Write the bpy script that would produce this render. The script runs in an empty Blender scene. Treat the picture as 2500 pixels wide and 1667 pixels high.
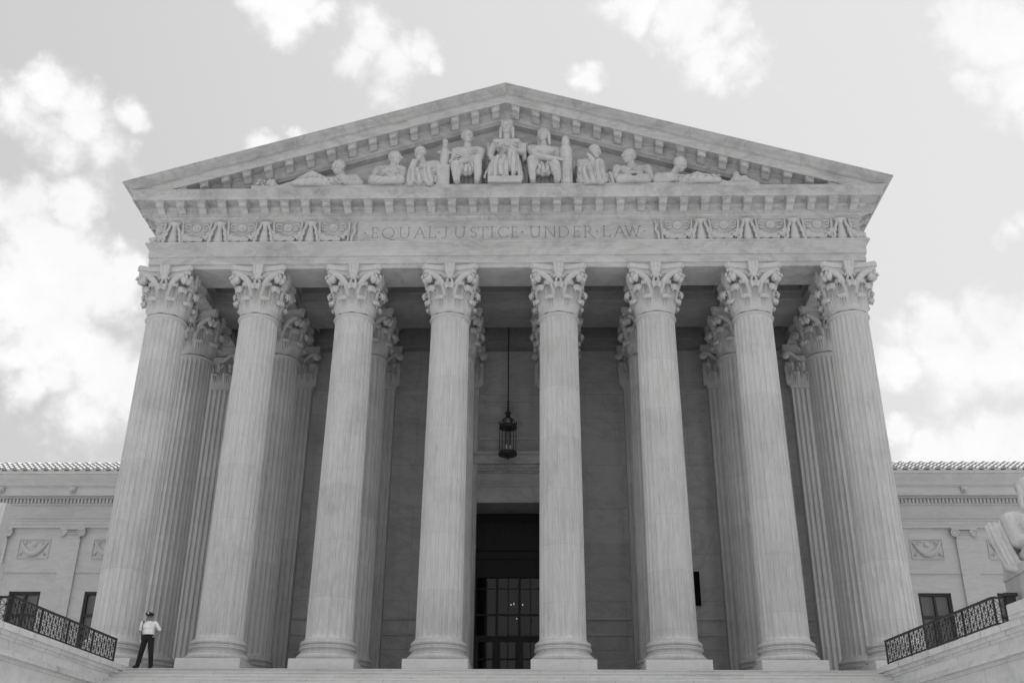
import bpy, bmesh, math, random
from mathutils import Vector, Matrix, Euler
C = bpy.context.scene.collection
PI = math.pi
random.seed(7)

# ------------------------------------------------------------------ camera
cd = bpy.data.cameras.new('camera'); cam = bpy.data.objects.new('camera', cd); C.objects.link(cam)
cd.sensor_width = 36.0; cd.lens = 36.80; cd.clip_end = 6000; cd.clip_start = .1
R_ = Vector((.9996681, .0247803, .0070388)); U_ = Vector((.0043202, -.4306422, .9025124)); F_ = Vector((-.0253957, .9021825, .4306064))
cam.matrix_world = Matrix(((R_.x, U_.x, -F_.x, 1.2913), (R_.y, U_.y, -F_.y, -35.414), (R_.z, U_.z, -F_.z, -4.8807), (0, 0, 0, 1)))
bpy.context.scene.camera = cam

# ------------------------------------------------------------------ view, sky, sun
S = bpy.context.scene
S.view_settings.view_transform = 'Standard'; S.view_settings.look = 'None'
S.view_settings.exposure = 0.0; S.view_settings.gamma = 1.0
SUN_EL, SUN_AZ = math.radians(56), math.radians(1.5)       # sun stands behind the building
W = bpy.data.worlds.new('World'); S.world = W; W.use_nodes = True
nt = W.node_tree; nt.nodes.clear()
def N(t, **k):
    n = nt.nodes.new(t)
    for a, b in k.items(): setattr(n, a, b)
    return n
def L(a, b): nt.links.new(a, b)
def M(op, a, b=None, c=None, clamp=False):
    n = N('ShaderNodeMath', operation=op); n.use_clamp = clamp
    for i, v in enumerate((a, b, c)):
        if v is None: continue
        if hasattr(v, 'is_linked') or hasattr(v, 'links'): L(v, n.inputs[i])
        else: n.inputs[i].default_value = v
    return n.outputs[0]
sky = N('ShaderNodeTexSky', sky_type='NISHITA'); sky.sun_disc = False
sky.sun_elevation = SUN_EL; sky.sun_rotation = SUN_AZ; sky.dust_density = 3.0; sky.air_density = 1.0; sky.altitude = 30
bw = N('ShaderNodeRGBToBW'); L(sky.outputs[0], bw.inputs[0])
tc = N('ShaderNodeTexCoord'); DIR = tc.outputs['Generated']
BLOBS = [(-.223,.708,.67,.035,1),(-.243,.698,.673,.022,1),(-.197,.715,.671,.018,1),(-.151,.735,.66,.028,1),(-.169,.746,.644,.026,1),(-.132,.753,.645,.032,1),(-.106,.751,.652,.021,1),(-.093,.76,.643,.015,.8),(-.144,.767,.625,.026,.6),(-.196,.76,.62,.009,.5),(-.42,.703,.575,.03,.85),(-.438,.704,.559,.028,.75),(-.395,.725,.564,.032,.85),(-.353,.741,.571,.015,.85),(-.377,.749,.544,.032,.7),(-.415,.732,.541,.032,.6),(-.39,.759,.521,.022,.45),(-.444,.75,.49,.035,1.1),(-.41,.762,.501,.027,1.1),(-.434,.773,.463,.046,1.2),(-.402,.796,.451,.04,1.2),(-.369,.805,.464,.022,1),(-.43,.802,.414,.068,1.2),(-.378,.819,.431,.035,1),(-.385,.841,.38,.044,1.1),(-.362,.855,.37,.04,1.1),(-.424,.831,.36,.029,1),(-.445,.826,.347,.025,1),(-.403,.849,.341,.051,.6),(-.255,.779,.573,.016,1),(-.221,.779,.587,.01,1),(.086,.723,.686,.031,1),(.136,.729,.671,.037,1.1),(.175,.727,.664,.022,.9),(.152,.751,.643,.032,.9),(.188,.746,.639,.026,.75),(.167,.758,.63,.022,.7),(.043,.771,.636,.017,.9),(.355,.694,.627,.035,1),(.387,.689,.613,.048,1.1),(.401,.708,.581,.038,.9),(.376,.72,.583,.024,.8),(.402,.784,.473,.015,.6),(.414,.773,.481,.014,.7),(.323,.852,.412,.022,1),(.353,.84,.412,.031,1.1),(.393,.824,.408,.039,1.1),(.414,.816,.404,.032,1.1),(.372,.844,.386,.043,1),(.321,.863,.391,.029,.9),(.405,.833,.377,.039,1),(.32,.887,.334,.016,1),(.342,.884,.319,.02,1.1),(.367,.874,.318,.025,1.1),(.395,.86,.324,.028,1.1),(.413,.852,.321,.028,1.1),(.354,.885,.302,.04,1.1),(.399,.866,.3,.039,1.1)]
def wnoise(scale, detail, rough, dist=0.0, out=0):
    n = N('ShaderNodeTexNoise'); L(DIR, n.inputs['Vector'])
    n.inputs['Scale'].default_value = scale; n.inputs['Detail'].default_value = detail
    n.inputs['Roughness'].default_value = rough; n.inputs['Distortion'].default_value = dist
    return n.outputs[out]
# billowy outlines: the direction is warped by noise before the distance to each cloud heart is taken
wv = N('ShaderNodeVectorMath', operation='SUBTRACT'); L(wnoise(24, 5, .55, 0, 1), wv.inputs[0]); wv.inputs[1].default_value = (.5, .5, .5)
ws = N('ShaderNodeVectorMath', operation='MULTIPLY_ADD'); L(wv.outputs[0], ws.inputs[0]); ws.inputs[1].default_value = (.045, .045, .045); L(DIR, ws.inputs[2])
dens = None
for x, y, z, r, w in BLOBS:
    vm = N('ShaderNodeVectorMath', operation='DISTANCE'); L(ws.outputs[0], vm.inputs[0]); vm.inputs[1].default_value = (x, y, z)
    v = M('MULTIPLY_ADD', vm.outputs['Value'], -1.2 * w / (1.18 * r), 1.2 * w)
    if dens is None: dens = v
    else:
        n = N('ShaderNodeMath', operation='SMOOTH_MAX'); L(dens, n.inputs[0]); L(v, n.inputs[1]); n.inputs[2].default_value = .12; dens = n.outputs[0]
n1 = wnoise(28, 10, .58, .2); n2 = wnoise(11, 4, .5)
d = M('MULTIPLY_ADD', M('SUBTRACT', n1, .5), 1.7, M('MAXIMUM', dens, -.7))
d = M('MULTIPLY_ADD', M('SUBTRACT', n2, .5), .5, d)
mr = N('ShaderNodeMapRange', interpolation_type='SMOOTHSTEP'); L(d, mr.inputs[0])
mr.inputs[1].default_value = .06; mr.inputs[2].default_value = .86
sx = N('ShaderNodeSeparateXYZ'); L(DIR, sx.inputs[0])
def ramp(v, a, b):
    n = N('ShaderNodeMapRange', interpolation_type='SMOOTHSTEP'); L(v, n.inputs[0]); n.inputs[1].default_value = a; n.inputs[2].default_value = b
    return n.outputs[0]
# unseen cloud overhead and in the west, added to brighten the facade
west = M('MULTIPLY', ramp(M('MULTIPLY_ADD', sx.outputs[2], .55, M('MULTIPLY', sx.outputs[1], -1)), -.22, .35), ramp(n2, .25, .6))
SKY_STRENGTH = .1; ZEN = 16.0                            # unseen glare at the zenith, added to light steps and flank walls
hazy = M('POWER', bw.outputs[0], .10)                     # summer haze evens the sky out
skyv = M('MULTIPLY_ADD', sx.outputs[0], 1.9, M('MULTIPLY_ADD', hazy, 2.0, 4.75))
cl_in = M('MULTIPLY_ADD', n1, 1.6, M('MULTIPLY_ADD', n2, 1.8, 7.9))
mix0 = N('ShaderNodeMix', data_type='FLOAT'); L(mr.outputs[0], mix0.inputs[0]); L(skyv, mix0.inputs[2]); L(cl_in, mix0.inputs[3])
mix = N('ShaderNodeMix', data_type='FLOAT'); L(west, mix.inputs[0]); L(mix0.outputs[0], mix.inputs[2]); L(M('MULTIPLY_ADD', ramp(sx.outputs[2], .72, .96), ZEN, 6.2), mix.inputs[3])
bg = N('ShaderNodeBackground'); L(mix.outputs[0], bg.inputs[0]); bg.inputs[1].default_value = SKY_STRENGTH
wo = N('ShaderNodeOutputWorld'); L(bg.outputs[0], wo.inputs[0])

sl = bpy.data.lights.new('sun', 'SUN'); so = bpy.data.objects.new('sun', sl); C.objects.link(so)
sl.energy = 4.4; sl.angle = math.radians(.5); sl.color = (1, .995, .985)
sdir = Vector((math.sin(SUN_AZ) * math.cos(SUN_EL), math.cos(SUN_AZ) * math.cos(SUN_EL), math.sin(SUN_EL)))
so.rotation_euler = sdir.to_track_quat('Z', 'Y').to_euler(); so.location = (0, 60, 70)

# ------------------------------------------------------------------ materials
def new_mat(name):
    m = bpy.data.materials.new(name); m.use_nodes = True
    return m, m.node_tree, m.node_tree.nodes['Principled BSDF']
def plain(name, v, rough=.6, metal=0.0, spec=.4):
    m, t, b = new_mat(name)
    b.inputs['Base Color'].default_value = (v, v, v, 1); b.inputs['Roughness'].default_value = rough
    b.inputs['Metallic'].default_value = metal; b.inputs['Specular IOR Level'].default_value = spec
    no = t.nodes.new('ShaderNodeTexNoise'); no.inputs['Scale'].default_value = 9; no.inputs['Detail'].default_value = 5
    tcn = t.nodes.new('ShaderNodeTexCoord'); t.links.new(tcn.outputs['Object'], no.inputs['Vector'])
    ma = t.nodes.new('ShaderNodeMath'); ma.operation = 'MULTIPLY_ADD'; ma.inputs[1].default_value = v * .35; ma.inputs[2].default_value = v * .825
    t.links.new(no.outputs[0], ma.inputs[0]); t.links.new(ma.outputs[0], b.inputs['Base Color'])
    return m
def stone(name, base, sc=(1, 1, 1), vein=.16, fine=.10, stain=.12, block=None, joint=None, bump=.15, rough=.62):
    """Weathered marble. sc stretches the grain, block=(bx,bz) gives slabs their own tone, joint=(w,h) draws mortar lines."""
    m, t, b = new_mat(name); nodes, lk = t.nodes, t.links
    def nn(ty): return nodes.new(ty)
    def mm(op, a, b2=None, c=None):
        n = nn('ShaderNodeMath'); n.operation = op
        for i, v in enumerate((a, b2, c)):
            if v is None: continue
            if isinstance(v, (int, float)): n.inputs[i].default_value = v
            else: lk.new(v, n.inputs[i])
        return n.outputs[0]
    tcn = nn('ShaderNodeTexCoord'); oi = nn('ShaderNodeObjectInfo')
    rnd = nn('ShaderNodeVectorMath'); rnd.operation = 'SCALE'; rnd.inputs[0].default_value = (37, 53, 71); lk.new(oi.outputs['Random'], rnd.inputs['Scale'])
    ad = nn('ShaderNodeVectorMath'); ad.operation = 'ADD'; lk.new(tcn.outputs['Object'], ad.inputs[0]); lk.new(rnd.outputs[0], ad.inputs[1])
    mp = nn('ShaderNodeMapping'); lk.new(ad.outputs[0], mp.inputs[0]); mp.inputs['Scale'].default_value = sc
    def noise(vec, s, d, r, di=0.):
        n = nn('ShaderNodeTexNoise'); lk.new(vec, n.inputs['Vector']); n.inputs['Scale'].default_value = s
        n.inputs['Detail'].default_value = d; n.inputs['Roughness'].default_value = r; n.inputs['Distortion'].default_value = di
        return n.outputs[0]
    n1 = noise(mp.outputs[0], 1.1, 7, .62, 1.2); n2 = noise(mp.outputs[0], 6.5, 6, .65, .4)
    n3 = noise(ad.outputs[0], .7, 6, .7, .3)
    # ridged veins
    rv = mm('ABSOLUTE', mm('SUBTRACT', noise(mp.outputs[0], .55, 6, .6, 2.0), .5))
    vn = nn('ShaderNodeMapRange'); vn.interpolation_type = 'SMOOTHSTEP'; lk.new(rv, vn.inputs[0]); vn.inputs[1].default_value = 0; vn.inputs[2].default_value = .05; vn.inputs[3].default_value = 1 - vein * .8; vn.inputs[4].default_value = 1
    v = mm('MULTIPLY_ADD', mm('SUBTRACT', n1, .5), vein * 2.0, 1.0)
    v = mm('MULTIPLY', v, mm('MULTIPLY_ADD', mm('SUBTRACT', n2, .5), fine * 2.0, 1.0))
    v = mm('MULTIPLY', v, vn.outputs[0])
    st = nn('ShaderNodeMapRange'); lk.new(n3, st.inputs[0]); st.inputs[1].default_value = .5; st.inputs[2].default_value = .75; st.inputs[3].default_value = 1; st.inputs[4].default_value = 1 - stain
    v = mm('MULTIPLY', v, st.outputs[0])
    if block:
        sp = nn('ShaderNodeSeparateXYZ'); lk.new(ad.outputs[0], sp.inputs[0])
        a = mm('FLOOR', mm('DIVIDE', sp.outputs[0], block[0])); c = mm('FLOOR', mm('DIVIDE', sp.outputs[2], block[1]))
        cb = nn('ShaderNodeCombineXYZ'); lk.new(a, cb.inputs[0]); lk.new(c, cb.inputs[1])
        wn = nn('ShaderNodeTexWhiteNoise'); wn.noise_dimensions = '2D'; lk.new(cb.outputs[0], wn.inputs['Vector'])
        v = mm('MULTIPLY', v, mm('MULTIPLY_ADD', wn.outputs[0], block[2], 1 - block[2] / 2))
    if block and len(block) > 3:                             # bed joints between the drums
        fz = mm('FRACT', mm('DIVIDE', sp.outputs[2], block[1]))
        v = mm('MULTIPLY', v, mm('MULTIPLY_ADD', mm('LESS_THAN', fz, .009), -.12, 1.0))
    if joint:
        sp2 = nn('ShaderNodeSeparateXYZ'); lk.new(tcn.outputs['Object'], sp2.inputs[0])
        cb2 = nn('ShaderNodeCombineXYZ'); lk.new(mm('ADD', sp2.outputs[0], sp2.outputs[1]), cb2.inputs[0]); lk.new(sp2.outputs[2], cb2.inputs[1])
        br = nn('ShaderNodeTexBrick'); lk.new(cb2.outputs[0], br.inputs['Vector']); br.inputs['Scale'].default_value = 1
        br.inputs['Brick Width'].default_value = joint[0]; br.inputs['Row Height'].default_value = joint[1]
        br.inputs['Mortar Size'].default_value = joint[2] if len(joint) > 2 else .006; br.inputs['Mortar Smooth'].default_value = .4
        br.inputs['Color1'].default_value = (1, 1, 1, 1); br.inputs['Color2'].default_value = (.93, .93, .93, 1); br.inputs['Mortar'].default_value = (.55, .55, .55, 1)
        v = mm('MULTIPLY', v, br.outputs['Color'])
    v = mm('MULTIPLY', v, base)
    lk.new(v, b.inputs['Base Color']); b.inputs['Roughness'].default_value = rough; b.inputs['Specular IOR Level'].default_value = .3
    bp = nn('ShaderNodeBump'); bp.inputs['Strength'].default_value = bump; bp.inputs['Distance'].default_value = .02 if bump < .5 else .05
    lk.new(n2 if bump < .5 else noise(mp.outputs[0], 2.2, 3, .5, 1.0), bp.inputs['Height']); lk.new(bp.outputs[0], b.inputs['Normal'])
    return m
BASE = .57
MAT = dict(
    shaft=stone('marble_shaft', BASE, (3.4, 3.4, .28), .14, .15, .16, block=(40, 1.93, .09, 1)),
    ent=stone('marble_entablature', BASE * .92, (.5, .5, 1.6), .18, .13, .30, block=(3.6, 40, .06)),
    sima=stone('marble_weathered', BASE * .92, (.8, .8, 1.2), .18, .14, .38, block=(2.9, 40, .07)),
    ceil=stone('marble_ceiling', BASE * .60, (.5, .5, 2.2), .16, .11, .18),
    plinth=stone('marble_plinth', BASE * 1.12, (1, 1, 2), .08, .10, .08),
    gutter=stone('marble_gutter', BASE * .80, (.8, .8, 1.4), .20, .16, .34, block=(2.9, 40, .07)),
    carve=stone('marble_carved', BASE * .98, (2, 2, 2), .06, .14, .10, bump=.35),
    figure=stone('marble_figure', BASE * .95, (3.2, 3.2, 1.1), .10, .10, .20, bump=.9),
    wall=stone('marble_wall', BASE * .92, (.55, .55, 1.1), .16, .14, .20, block=(2.9, 1.9, .16), joint=(2.9, 1.9, .008)),
    wing=stone('marble_wing', BASE * .97, (.5, .5, 1.8), .09, .05, .06, block=(2.6, 1.3, .06)),
    step=stone('marble_step', BASE * 1.26, (.6, .6, 3.0), .10, .12, .10, joint=(2.35, .152, .007)),
    cheek=stone('marble_cheek', BASE * 1.38, (.9, .9, 1.3), .09, .07, .25, joint=(1.9, .95, .008)),
    coping=stone('marble_coping', BASE * 1.3, (.9, .9, .9), .10, .10, .30, joint=(.85, 30, .012)),
    tile=stone('marble_tile', BASE * .72, (2, 2, 2), .05, .08, .05),
    plaza=stone('plaza_paving', .55, (1, 1, 1), .1, .1, .15, joint=(1.2, 1.2)),
    ground=stone('ground_paving', .36, (1, 1, 1), .1, .1, .15),
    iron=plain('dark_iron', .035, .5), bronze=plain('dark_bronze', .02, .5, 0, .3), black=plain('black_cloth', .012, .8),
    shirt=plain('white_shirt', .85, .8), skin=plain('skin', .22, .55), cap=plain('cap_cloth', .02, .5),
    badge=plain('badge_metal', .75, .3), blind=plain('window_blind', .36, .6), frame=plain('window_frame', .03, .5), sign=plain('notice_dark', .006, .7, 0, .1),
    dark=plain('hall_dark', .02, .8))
gm, gt, gb = new_mat('window_glass')
gt.nodes.remove(gb)
tr = gt.nodes.new('ShaderNodeBsdfTransparent'); gl = gt.nodes.new('ShaderNodeBsdfGlossy'); gl.inputs['Roughness'].default_value = .03
tr.inputs[0].default_value = (.75, .75, .75, 1)
mx = gt.nodes.new('ShaderNodeMixShader'); mx.inputs[0].default_value = .045
gt.links.new(tr.outputs[0], mx.inputs[1]); gt.links.new(gl.outputs[0], mx.inputs[2]); gt.links.new(mx.outputs[0], gt.nodes['Material Output'].inputs[0])
MAT['glass'] = gm
em, et, eb = new_mat('lit_bulb'); eb.inputs['Emission Color'].default_value = (1, 1, 1, 1); eb.inputs['Emission Strength'].default_value = 1.6
MAT['bulb'] = em

# ------------------------------------------------------------------ mesh helpers
class MB:
    def __init__(s): s.v = []; s.f = []
    def add(s, v, f):
        o = len(s.v); s.v += [tuple(p) for p in v]; s.f += [tuple(i + o for i in q) for q in f]
    def box(s, x0, x1, y0, y1, z0, z1):
        s.add([(x0,y0,z0),(x1,y0,z0),(x1,y1,z0),(x0,y1,z0),(x0,y0,z1),(x1,y0,z1),(x1,y1,z1),(x0,y1,z1)],
              [(0,3,2,1),(4,5,6,7),(0,1,5,4),(1,2,6,5),(2,3,7,6),(3,0,4,7)]); return s
    def beam(s, a, b, w, h=None, up=(0, 0, 1)):
        a, b = Vector(a), Vector(b); h = h or w; d = (b - a).normalized(); u = Vector(up)
        if abs(d.dot(u)) > .99: u = Vector((0, 1, 0)) if abs(d.y) < .9 else Vector((1, 0, 0))
        sx = d.cross(u).normalized() * w / 2; sy = sx.cross(d).normalized() * h / 2
        vs = [p + i * sx + j * sy for p in (a, b) for i, j in ((-1,-1),(1,-1),(1,1),(-1,1))]
        s.add(vs, [(0,1,2,3),(7,6,5,4),(0,4,5,1),(1,5,6,2),(2,6,7,3),(3,7,4,0)]); return s
    def lathe(s, prof, c=(0, 0, 0), n=32, a0=0, a1=2 * PI):
        full = abs(a1 - a0 - 2 * PI) < 1e-6; m = n if full else n + 1
        vs = [(c[0] + r * math.cos(a0 + (a1 - a0) * i / n), c[1] + r * math.sin(a0 + (a1 - a0) * i / n), c[2] + z) for r, z in prof for i in range(m)]
        fs = []
        for k in range(len(prof) - 1):
            for i in range(n):
                j = (i + 1) % m; fs.append((k*m+i, k*m+j, (k+1)*m+j, (k+1)*m+i))
        if full:
            fs.append(tuple(range(m))[::-1]); fs.append(tuple((len(prof)-1)*m + i for i in range(m)))
        s.add(vs, fs); return s
    def tube(s, path, rad, n=8):
        P = [Vector(p) for p in path]; R = rad if hasattr(rad, '__len__') else [rad] * len(P)
        vs = []; u = None
        for i, p in enumerate(P):
            d = (P[min(i+1, len(P)-1)] - P[max(i-1, 0)]).normalized()
            if u is None: u = d.orthogonal().normalized()
            u = (u - d * u.dot(d)).normalized(); w = d.cross(u)
            vs += [p + R[i] * (math.cos(2*PI*k/n) * u + math.sin(2*PI*k/n) * w) for k in range(n)]
        fs = [(i*n+k, i*n+(k+1) % n, (i+1)*n+(k+1) % n, (i+1)*n+k) for i in range(len(P)-1) for k in range(n)]
        fs += [tuple(range(n))[::-1], tuple((len(P)-1)*n + k for k in range(n))]
        s.add(vs, fs); return s
    def ball(s, c, r, n=8, m=5, rot=None):
        r = r if hasattr(r, '__len__') else (r, r, r); vs = []; q = rot or Matrix.Identity(3)
        for j in range(m + 1):
            t = PI * j / m
            for i in range(n):
                a = 2*PI*i/n; st = max(math.sin(t), .02)
                vs.append(Vector(c) + q @ Vector((r[0]*st*math.cos(a), r[1]*st*math.sin(a), r[2]*math.cos(t))))
        fs = [(j*n+i, (j+1)*n+i, (j+1)*n+(i+1) % n, j*n+(i+1) % n) for j in range(m) for i in range(n)]
        fs += [tuple(range(n)), tuple(m*n + i for i in range(n))[::-1]]
        s.add(vs, fs); return s
    def capsule(s, a, ra, b, rb, n=10):
        a, b = Vector(a), Vector(b); d = b - a; l = d.length
        if l < 1e-5: return s.ball(a, ra)
        d /= l; pts = []; rs = []
        for k in range(4): t = PI/2 * k / 3.2; pts.append(a - d * ra * math.cos(t)); rs.append(max(ra * math.sin(t), .02*ra))
        pts.append(a); rs.append(ra); pts.append(b); rs.append(rb)
        for k in range(3, -1, -1): t = PI/2 * k / 3.2; pts.append(b + d * rb * math.cos(t)); rs.append(max(rb * math.sin(t), .02*rb))
        return s.tube(pts, rs, n)
    def prism(s, poly, y0, y1):
        """poly: (x,z) outline extruded along y"""
        n = len(poly); vs = [(x, y0, z) for x, z in poly] + [(x, y1, z) for x, z in poly]
        s.add(vs, [tuple(range(n)), tuple(range(2*n-1, n-1, -1))] + [(i, i+n, (i+1) % n + n, (i+1) % n) for i in range(n)]); return s
    def mirror_x(s):
        n = len(s.v); s.v += [(-x, y, z) for x, y, z in s.v]; s.f += [tuple(i + n for i in reversed(q)) for q in s.f]; return s
    def mesh(s, name, mat, smooth=False, angle=35, solid=0, recalc=True):
        me = bpy.data.meshes.new(name); me.from_pydata(s.v, [], s.f); me.update()
        if recalc or solid:
            bm = bmesh.new(); bm.from_mesh(me)
            if recalc: bmesh.ops.recalc_face_normals(bm, faces=bm.faces)
            if solid: bmesh.ops.solidify(bm, geom=bm.faces[:], thickness=solid)
            bm.to_mesh(me); bm.free()
        if mat: me.materials.append(MAT[mat])
        if smooth:
            me.shade_smooth()
            if angle: me.set_sharp_from_angle(angle=math.radians(angle))
        return me
    def build(s, name, mat, parent=None, **k): return put(name, s.mesh(name, mat, **k), parent)
def put(name, me, parent=None, loc=(0, 0, 0), rot=(0, 0, 0)):
    o = bpy.data.objects.new(name, me); C.objects.link(o)
    o.location = loc; o.rotation_euler = rot
    if parent: o.parent = parent
    return o
def tag(o, label, cat, group=None, kind=None):
    if label: o['label'] = label
    if cat: o['category'] = cat
    if group: o['group'] = group
    if kind: o['kind'] = kind
    return o
def empty(name, loc=(0, 0, 0), rz=0):
    o = bpy.data.objects.new(name, None); C.objects.link(o); o.location = loc; o.rotation_euler = (0, 0, rz); o.empty_display_size = .2
    return o
def voxel(mb, name, mat, size, smooth=4, parent=None, loc=(0, 0, 0)):
    """fuse overlapping closed shapes into one continuous sculpted surface"""
    me = mb.mesh(name, None, recalc=False); o = put(name, me)
    r = o.modifiers.new('fuse', 'REMESH'); r.mode = 'VOXEL'; r.voxel_size = size; r.use_smooth_shade = True
    if smooth: q = o.modifiers.new('smooth', 'SMOOTH'); q.factor = .5; q.iterations = smooth
    dg = bpy.context.evaluated_depsgraph_get(); dg.update()
    n = bpy.data.meshes.new_from_object(o.evaluated_get(dg)); n.name = name
    o.modifiers.clear(); o.data = n; bpy.data.meshes.remove(me)
    n.materials.clear(); n.materials.append(MAT[mat]); n.shade_smooth()
    o.location = loc
    if parent: o.parent = parent
    return o

# ------------------------------------------------------------------ ground, plaza
GZ = -6.5
tag(MB().box(-2500, 2500, -2500, 2500, GZ - .5, GZ - .004).build('ground', 'ground'), 'flat paved ground reaching to the horizon', 'ground', kind='structure')
b = MB(); b.add([(-45, -75, GZ), (45, -75, GZ), (45, -16.6, GZ), (-45, -16.6, GZ)], [(0, 1, 2, 3)])
tag(b.build('plaza_pavement', 'plaza'), 'pale marble plaza paving in front of the steps', 'pavement', kind='structure')

# ------------------------------------------------------------------ stairs
ST_N = 42; RISE = .1547; TREAD = .365; Y0 = -1.32
b = MB(); prof = [(Y0 + 1.5, 0)]
y, z = Y0, 0.
for i in range(ST_N):
    prof += [(y, z), (y, z - .03), (y + .02, z - .035), (y + .02, z - RISE)]; z -= RISE; y -= TREAD
prof += [(y - .0, z), (y, GZ), (Y0 + 1.5, GZ)]
n = len(prof); XL = 12.3
b.add([(-XL, p, q) for p, q in prof] + [(XL, p, q) for p, q in prof], [(i, i + 1, i + 1 + n, i + n) for i in range(n - 1)])
tag(b.build('stone_stairs', 'step'), 'broad flight of pale marble steps rising to the columns', 'steps')

# ------------------------------------------------------------------ the courthouse
CH = empty('courthouse')
tag(CH, 'white marble temple fronted courthouse with eight front columns and sculpted gable', 'building')
COLX = [-12.915, -9.351, -5.701, -2.051, 2.051, 5.701, 9.351, 12.915]
HN, HA, DR = 12.87, 14.80, 3.62           # neck, architrave soffit, rear row
WALLY, PILY = 6.86, 6.42

b = MB(); b.box(-14.4, 14.4, Y0 + .35, 17, -1.2, -.002)
b.build('platform', 'step', CH)

# --- column
def flute_shaft():
    nf, ns = 24, 8; na = nf * ns; rb, rt = .775, .712; z0, z1 = 1.0, HN - .06
    zs = [z0, z0 + .03, z0 + .07, z0 + .12, z0 + .17, z0 + .24, z0 + .32] + [z0 + .5 + i * (z1 - z0 - 1.0) / 14 for i in range(15)] + [z1 - .32, z1 - .26, z1 - .2, z1 - .15, z1 - .1, z1 - .06, z1]
    mb = MB(); vs = []
    for z in zs:
        t = (z - z0) / (z1 - z0); r = rb + (rt - rb) * (t ** 1.25)
        if t < .012: r += .05 * (1 - t / .012)
        lo = min(max((z - z0 - .10) / .16, 0), 1); hi = min(max((z1 - .08 - z) / .16, 0), 1)
        e = math.sqrt(max(0, 1 - (1 - lo) ** 2)) * math.sqrt(max(0, 1 - (1 - hi) ** 2))
        for k in range(na):
            u = (k % ns) / ns
            dd = 0 if u < .13 else math.sqrt(max(0, 1 - ((u - .565) / .435) ** 2))
            rr = r - .062 * dd * e
            a = 2 * PI * (k + .5 * ns) / na
            vs.append((rr * math.cos(a), rr * math.sin(a), z))
    fs = [(j*na+i, j*na+(i+1) % na, (j+1)*na+(i+1) % na, (j+1)*na+i) for j in range(len(zs)-1) for i in range(na)]
    mb.add(vs, fs)
    return mb.mesh('shaft', 'shaft', smooth=True, angle=28)
def arc(cr, cz, r, a0, a1, n=7, fz=1.0):
    return [(cr + r * math.cos(a0 + (a1-a0)*i/n), cz + fz * r * math.sin(a0 + (a1-a0)*i/n)) for i in range(n + 1)]
def base_mesh():
    p = [(.6, .352), (.93, .352)] + arc(.93, .455, .105, -PI/2, PI/2, 8) + [(.945, .565), (.945, .60)]
    p += [(.905, .62), (.875, .66), (.885, .70), (.93, .715)] + arc(.925, .742, .026, -PI/2, PI/2, 4) + [(.92, .775)] + arc(.92, .80, .022, -PI/2, PI/2, 4)
    p += [(.87, .825), (.86, .85)] + arc(.85, .925, .075, -PI/2, PI/2, 8) + [(.84, 1.003), (.84, 1.03), (.80, 1.045), (.6, 1.045)]
    return MB().lathe(p, n=64).mesh('base', 'shaft', smooth=True, angle=40)
def leaf(mb, ang, r0, z0, h, w, out, flat=None, zc=1.0, curl=1.0):
    """acanthus leaf growing on the bell; flat=(x,y) puts it on a plane facing -y"""
    P = [(.0, 0), (.02, .18), (.03, .36), (.04, .52), (.06, .66), (.11, .79), (.19, .89), (.30, .965), (.42, .99), (.53, .965), (.60, .90), (.61, .82), (.56, .76)]
    Wd = [.86, .90, .94, .98, 1.0, .98, .94, .88, .82, .76, .70, .64, .56]
    nu = 12; vs = []
    for i, ((pr, pz), ww) in enumerate(zip(P, Wd)):
        for k in range(nu + 1):
            u = -1 + 2 * k / nu; au = abs(u)
            lob = 1 - .16 * (0.5 + .5 * math.cos(i * 2.2)) if au > .8 else 1
            x = u * w * .5 * ww * lob
            rad = r0 + pr * out * 2.0 + (.055 * (1 - u * u) + .032 * math.cos(5.2 * PI * u)) * (min(1, i / 3) if i < 11 else .5) - (.03 if au > .95 else 0)
            droop = -(.07 * h * u * u * max(0, (i - 6) / 6))
            zz = z0 + pz * h + droop
            if flat is None:
                a = ang + x / max(r0 + pr * out * 1.2, .3)
                vs.append((rad * math.cos(a), rad * math.sin(a), zz))
            else: vs.append((flat[0] + x, flat[1] - (rad - r0), zz))
    fs = [(i*(nu+1)+k, i*(nu+1)+k+1, (i+1)*(nu+1)+k+1, (i+1)*(nu+1)+k) for i in range(len(P)-1) for k in range(nu)]
    mb.add(vs, fs)
    # the rolled tip
    tip = []
    for k in range(7):
        u = -1 + 2 * k / 6; x = u * w * .31; rad = r0 + .50 * out * 2 - .05 * u * u; zz = z0 + h * .865 - .05 * h * u * u
        if flat is None: a = ang + x / (r0 + .6 * out); tip.append((rad * math.cos(a), rad * math.sin(a), zz))
        else: tip.append((flat[0] + x, flat[1] - (rad - r0), zz))
    return tip
def spiral(c, ex, ez, r, n=26, turns=2.1):
    return [c + ex * (r * (1 - .85*i/n) * math.cos(2*PI*turns*i/n)) + ez * (r * (1 - .85*i/n) * math.sin(2*PI*turns*i/n)) for i in range(n + 1)]
def abacus(mb, z0, z1, hx, mid, chop, y_only=None):
    pts = []
    for q in range(4):
        a = q * PI / 2; ca, sa = math.cos(a), math.sin(a)
        for i in range(11):
            u = -1 + 2*i/10; xx = u * (hx - chop); yy = -(mid + (hx - mid) * abs(u) ** 2.0)
            pts.append((xx * ca - yy * sa, xx * sa + yy * ca))
    n = len(pts)
    mb.add([(x, y, z0) for x, y in pts] + [(x, y, z1) for x, y in pts], [tuple(range(n))[::-1], tuple(range(n, 2*n))] + [(i, (i+1) % n, (i+1) % n + n, i+n) for i in range(n)])
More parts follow.
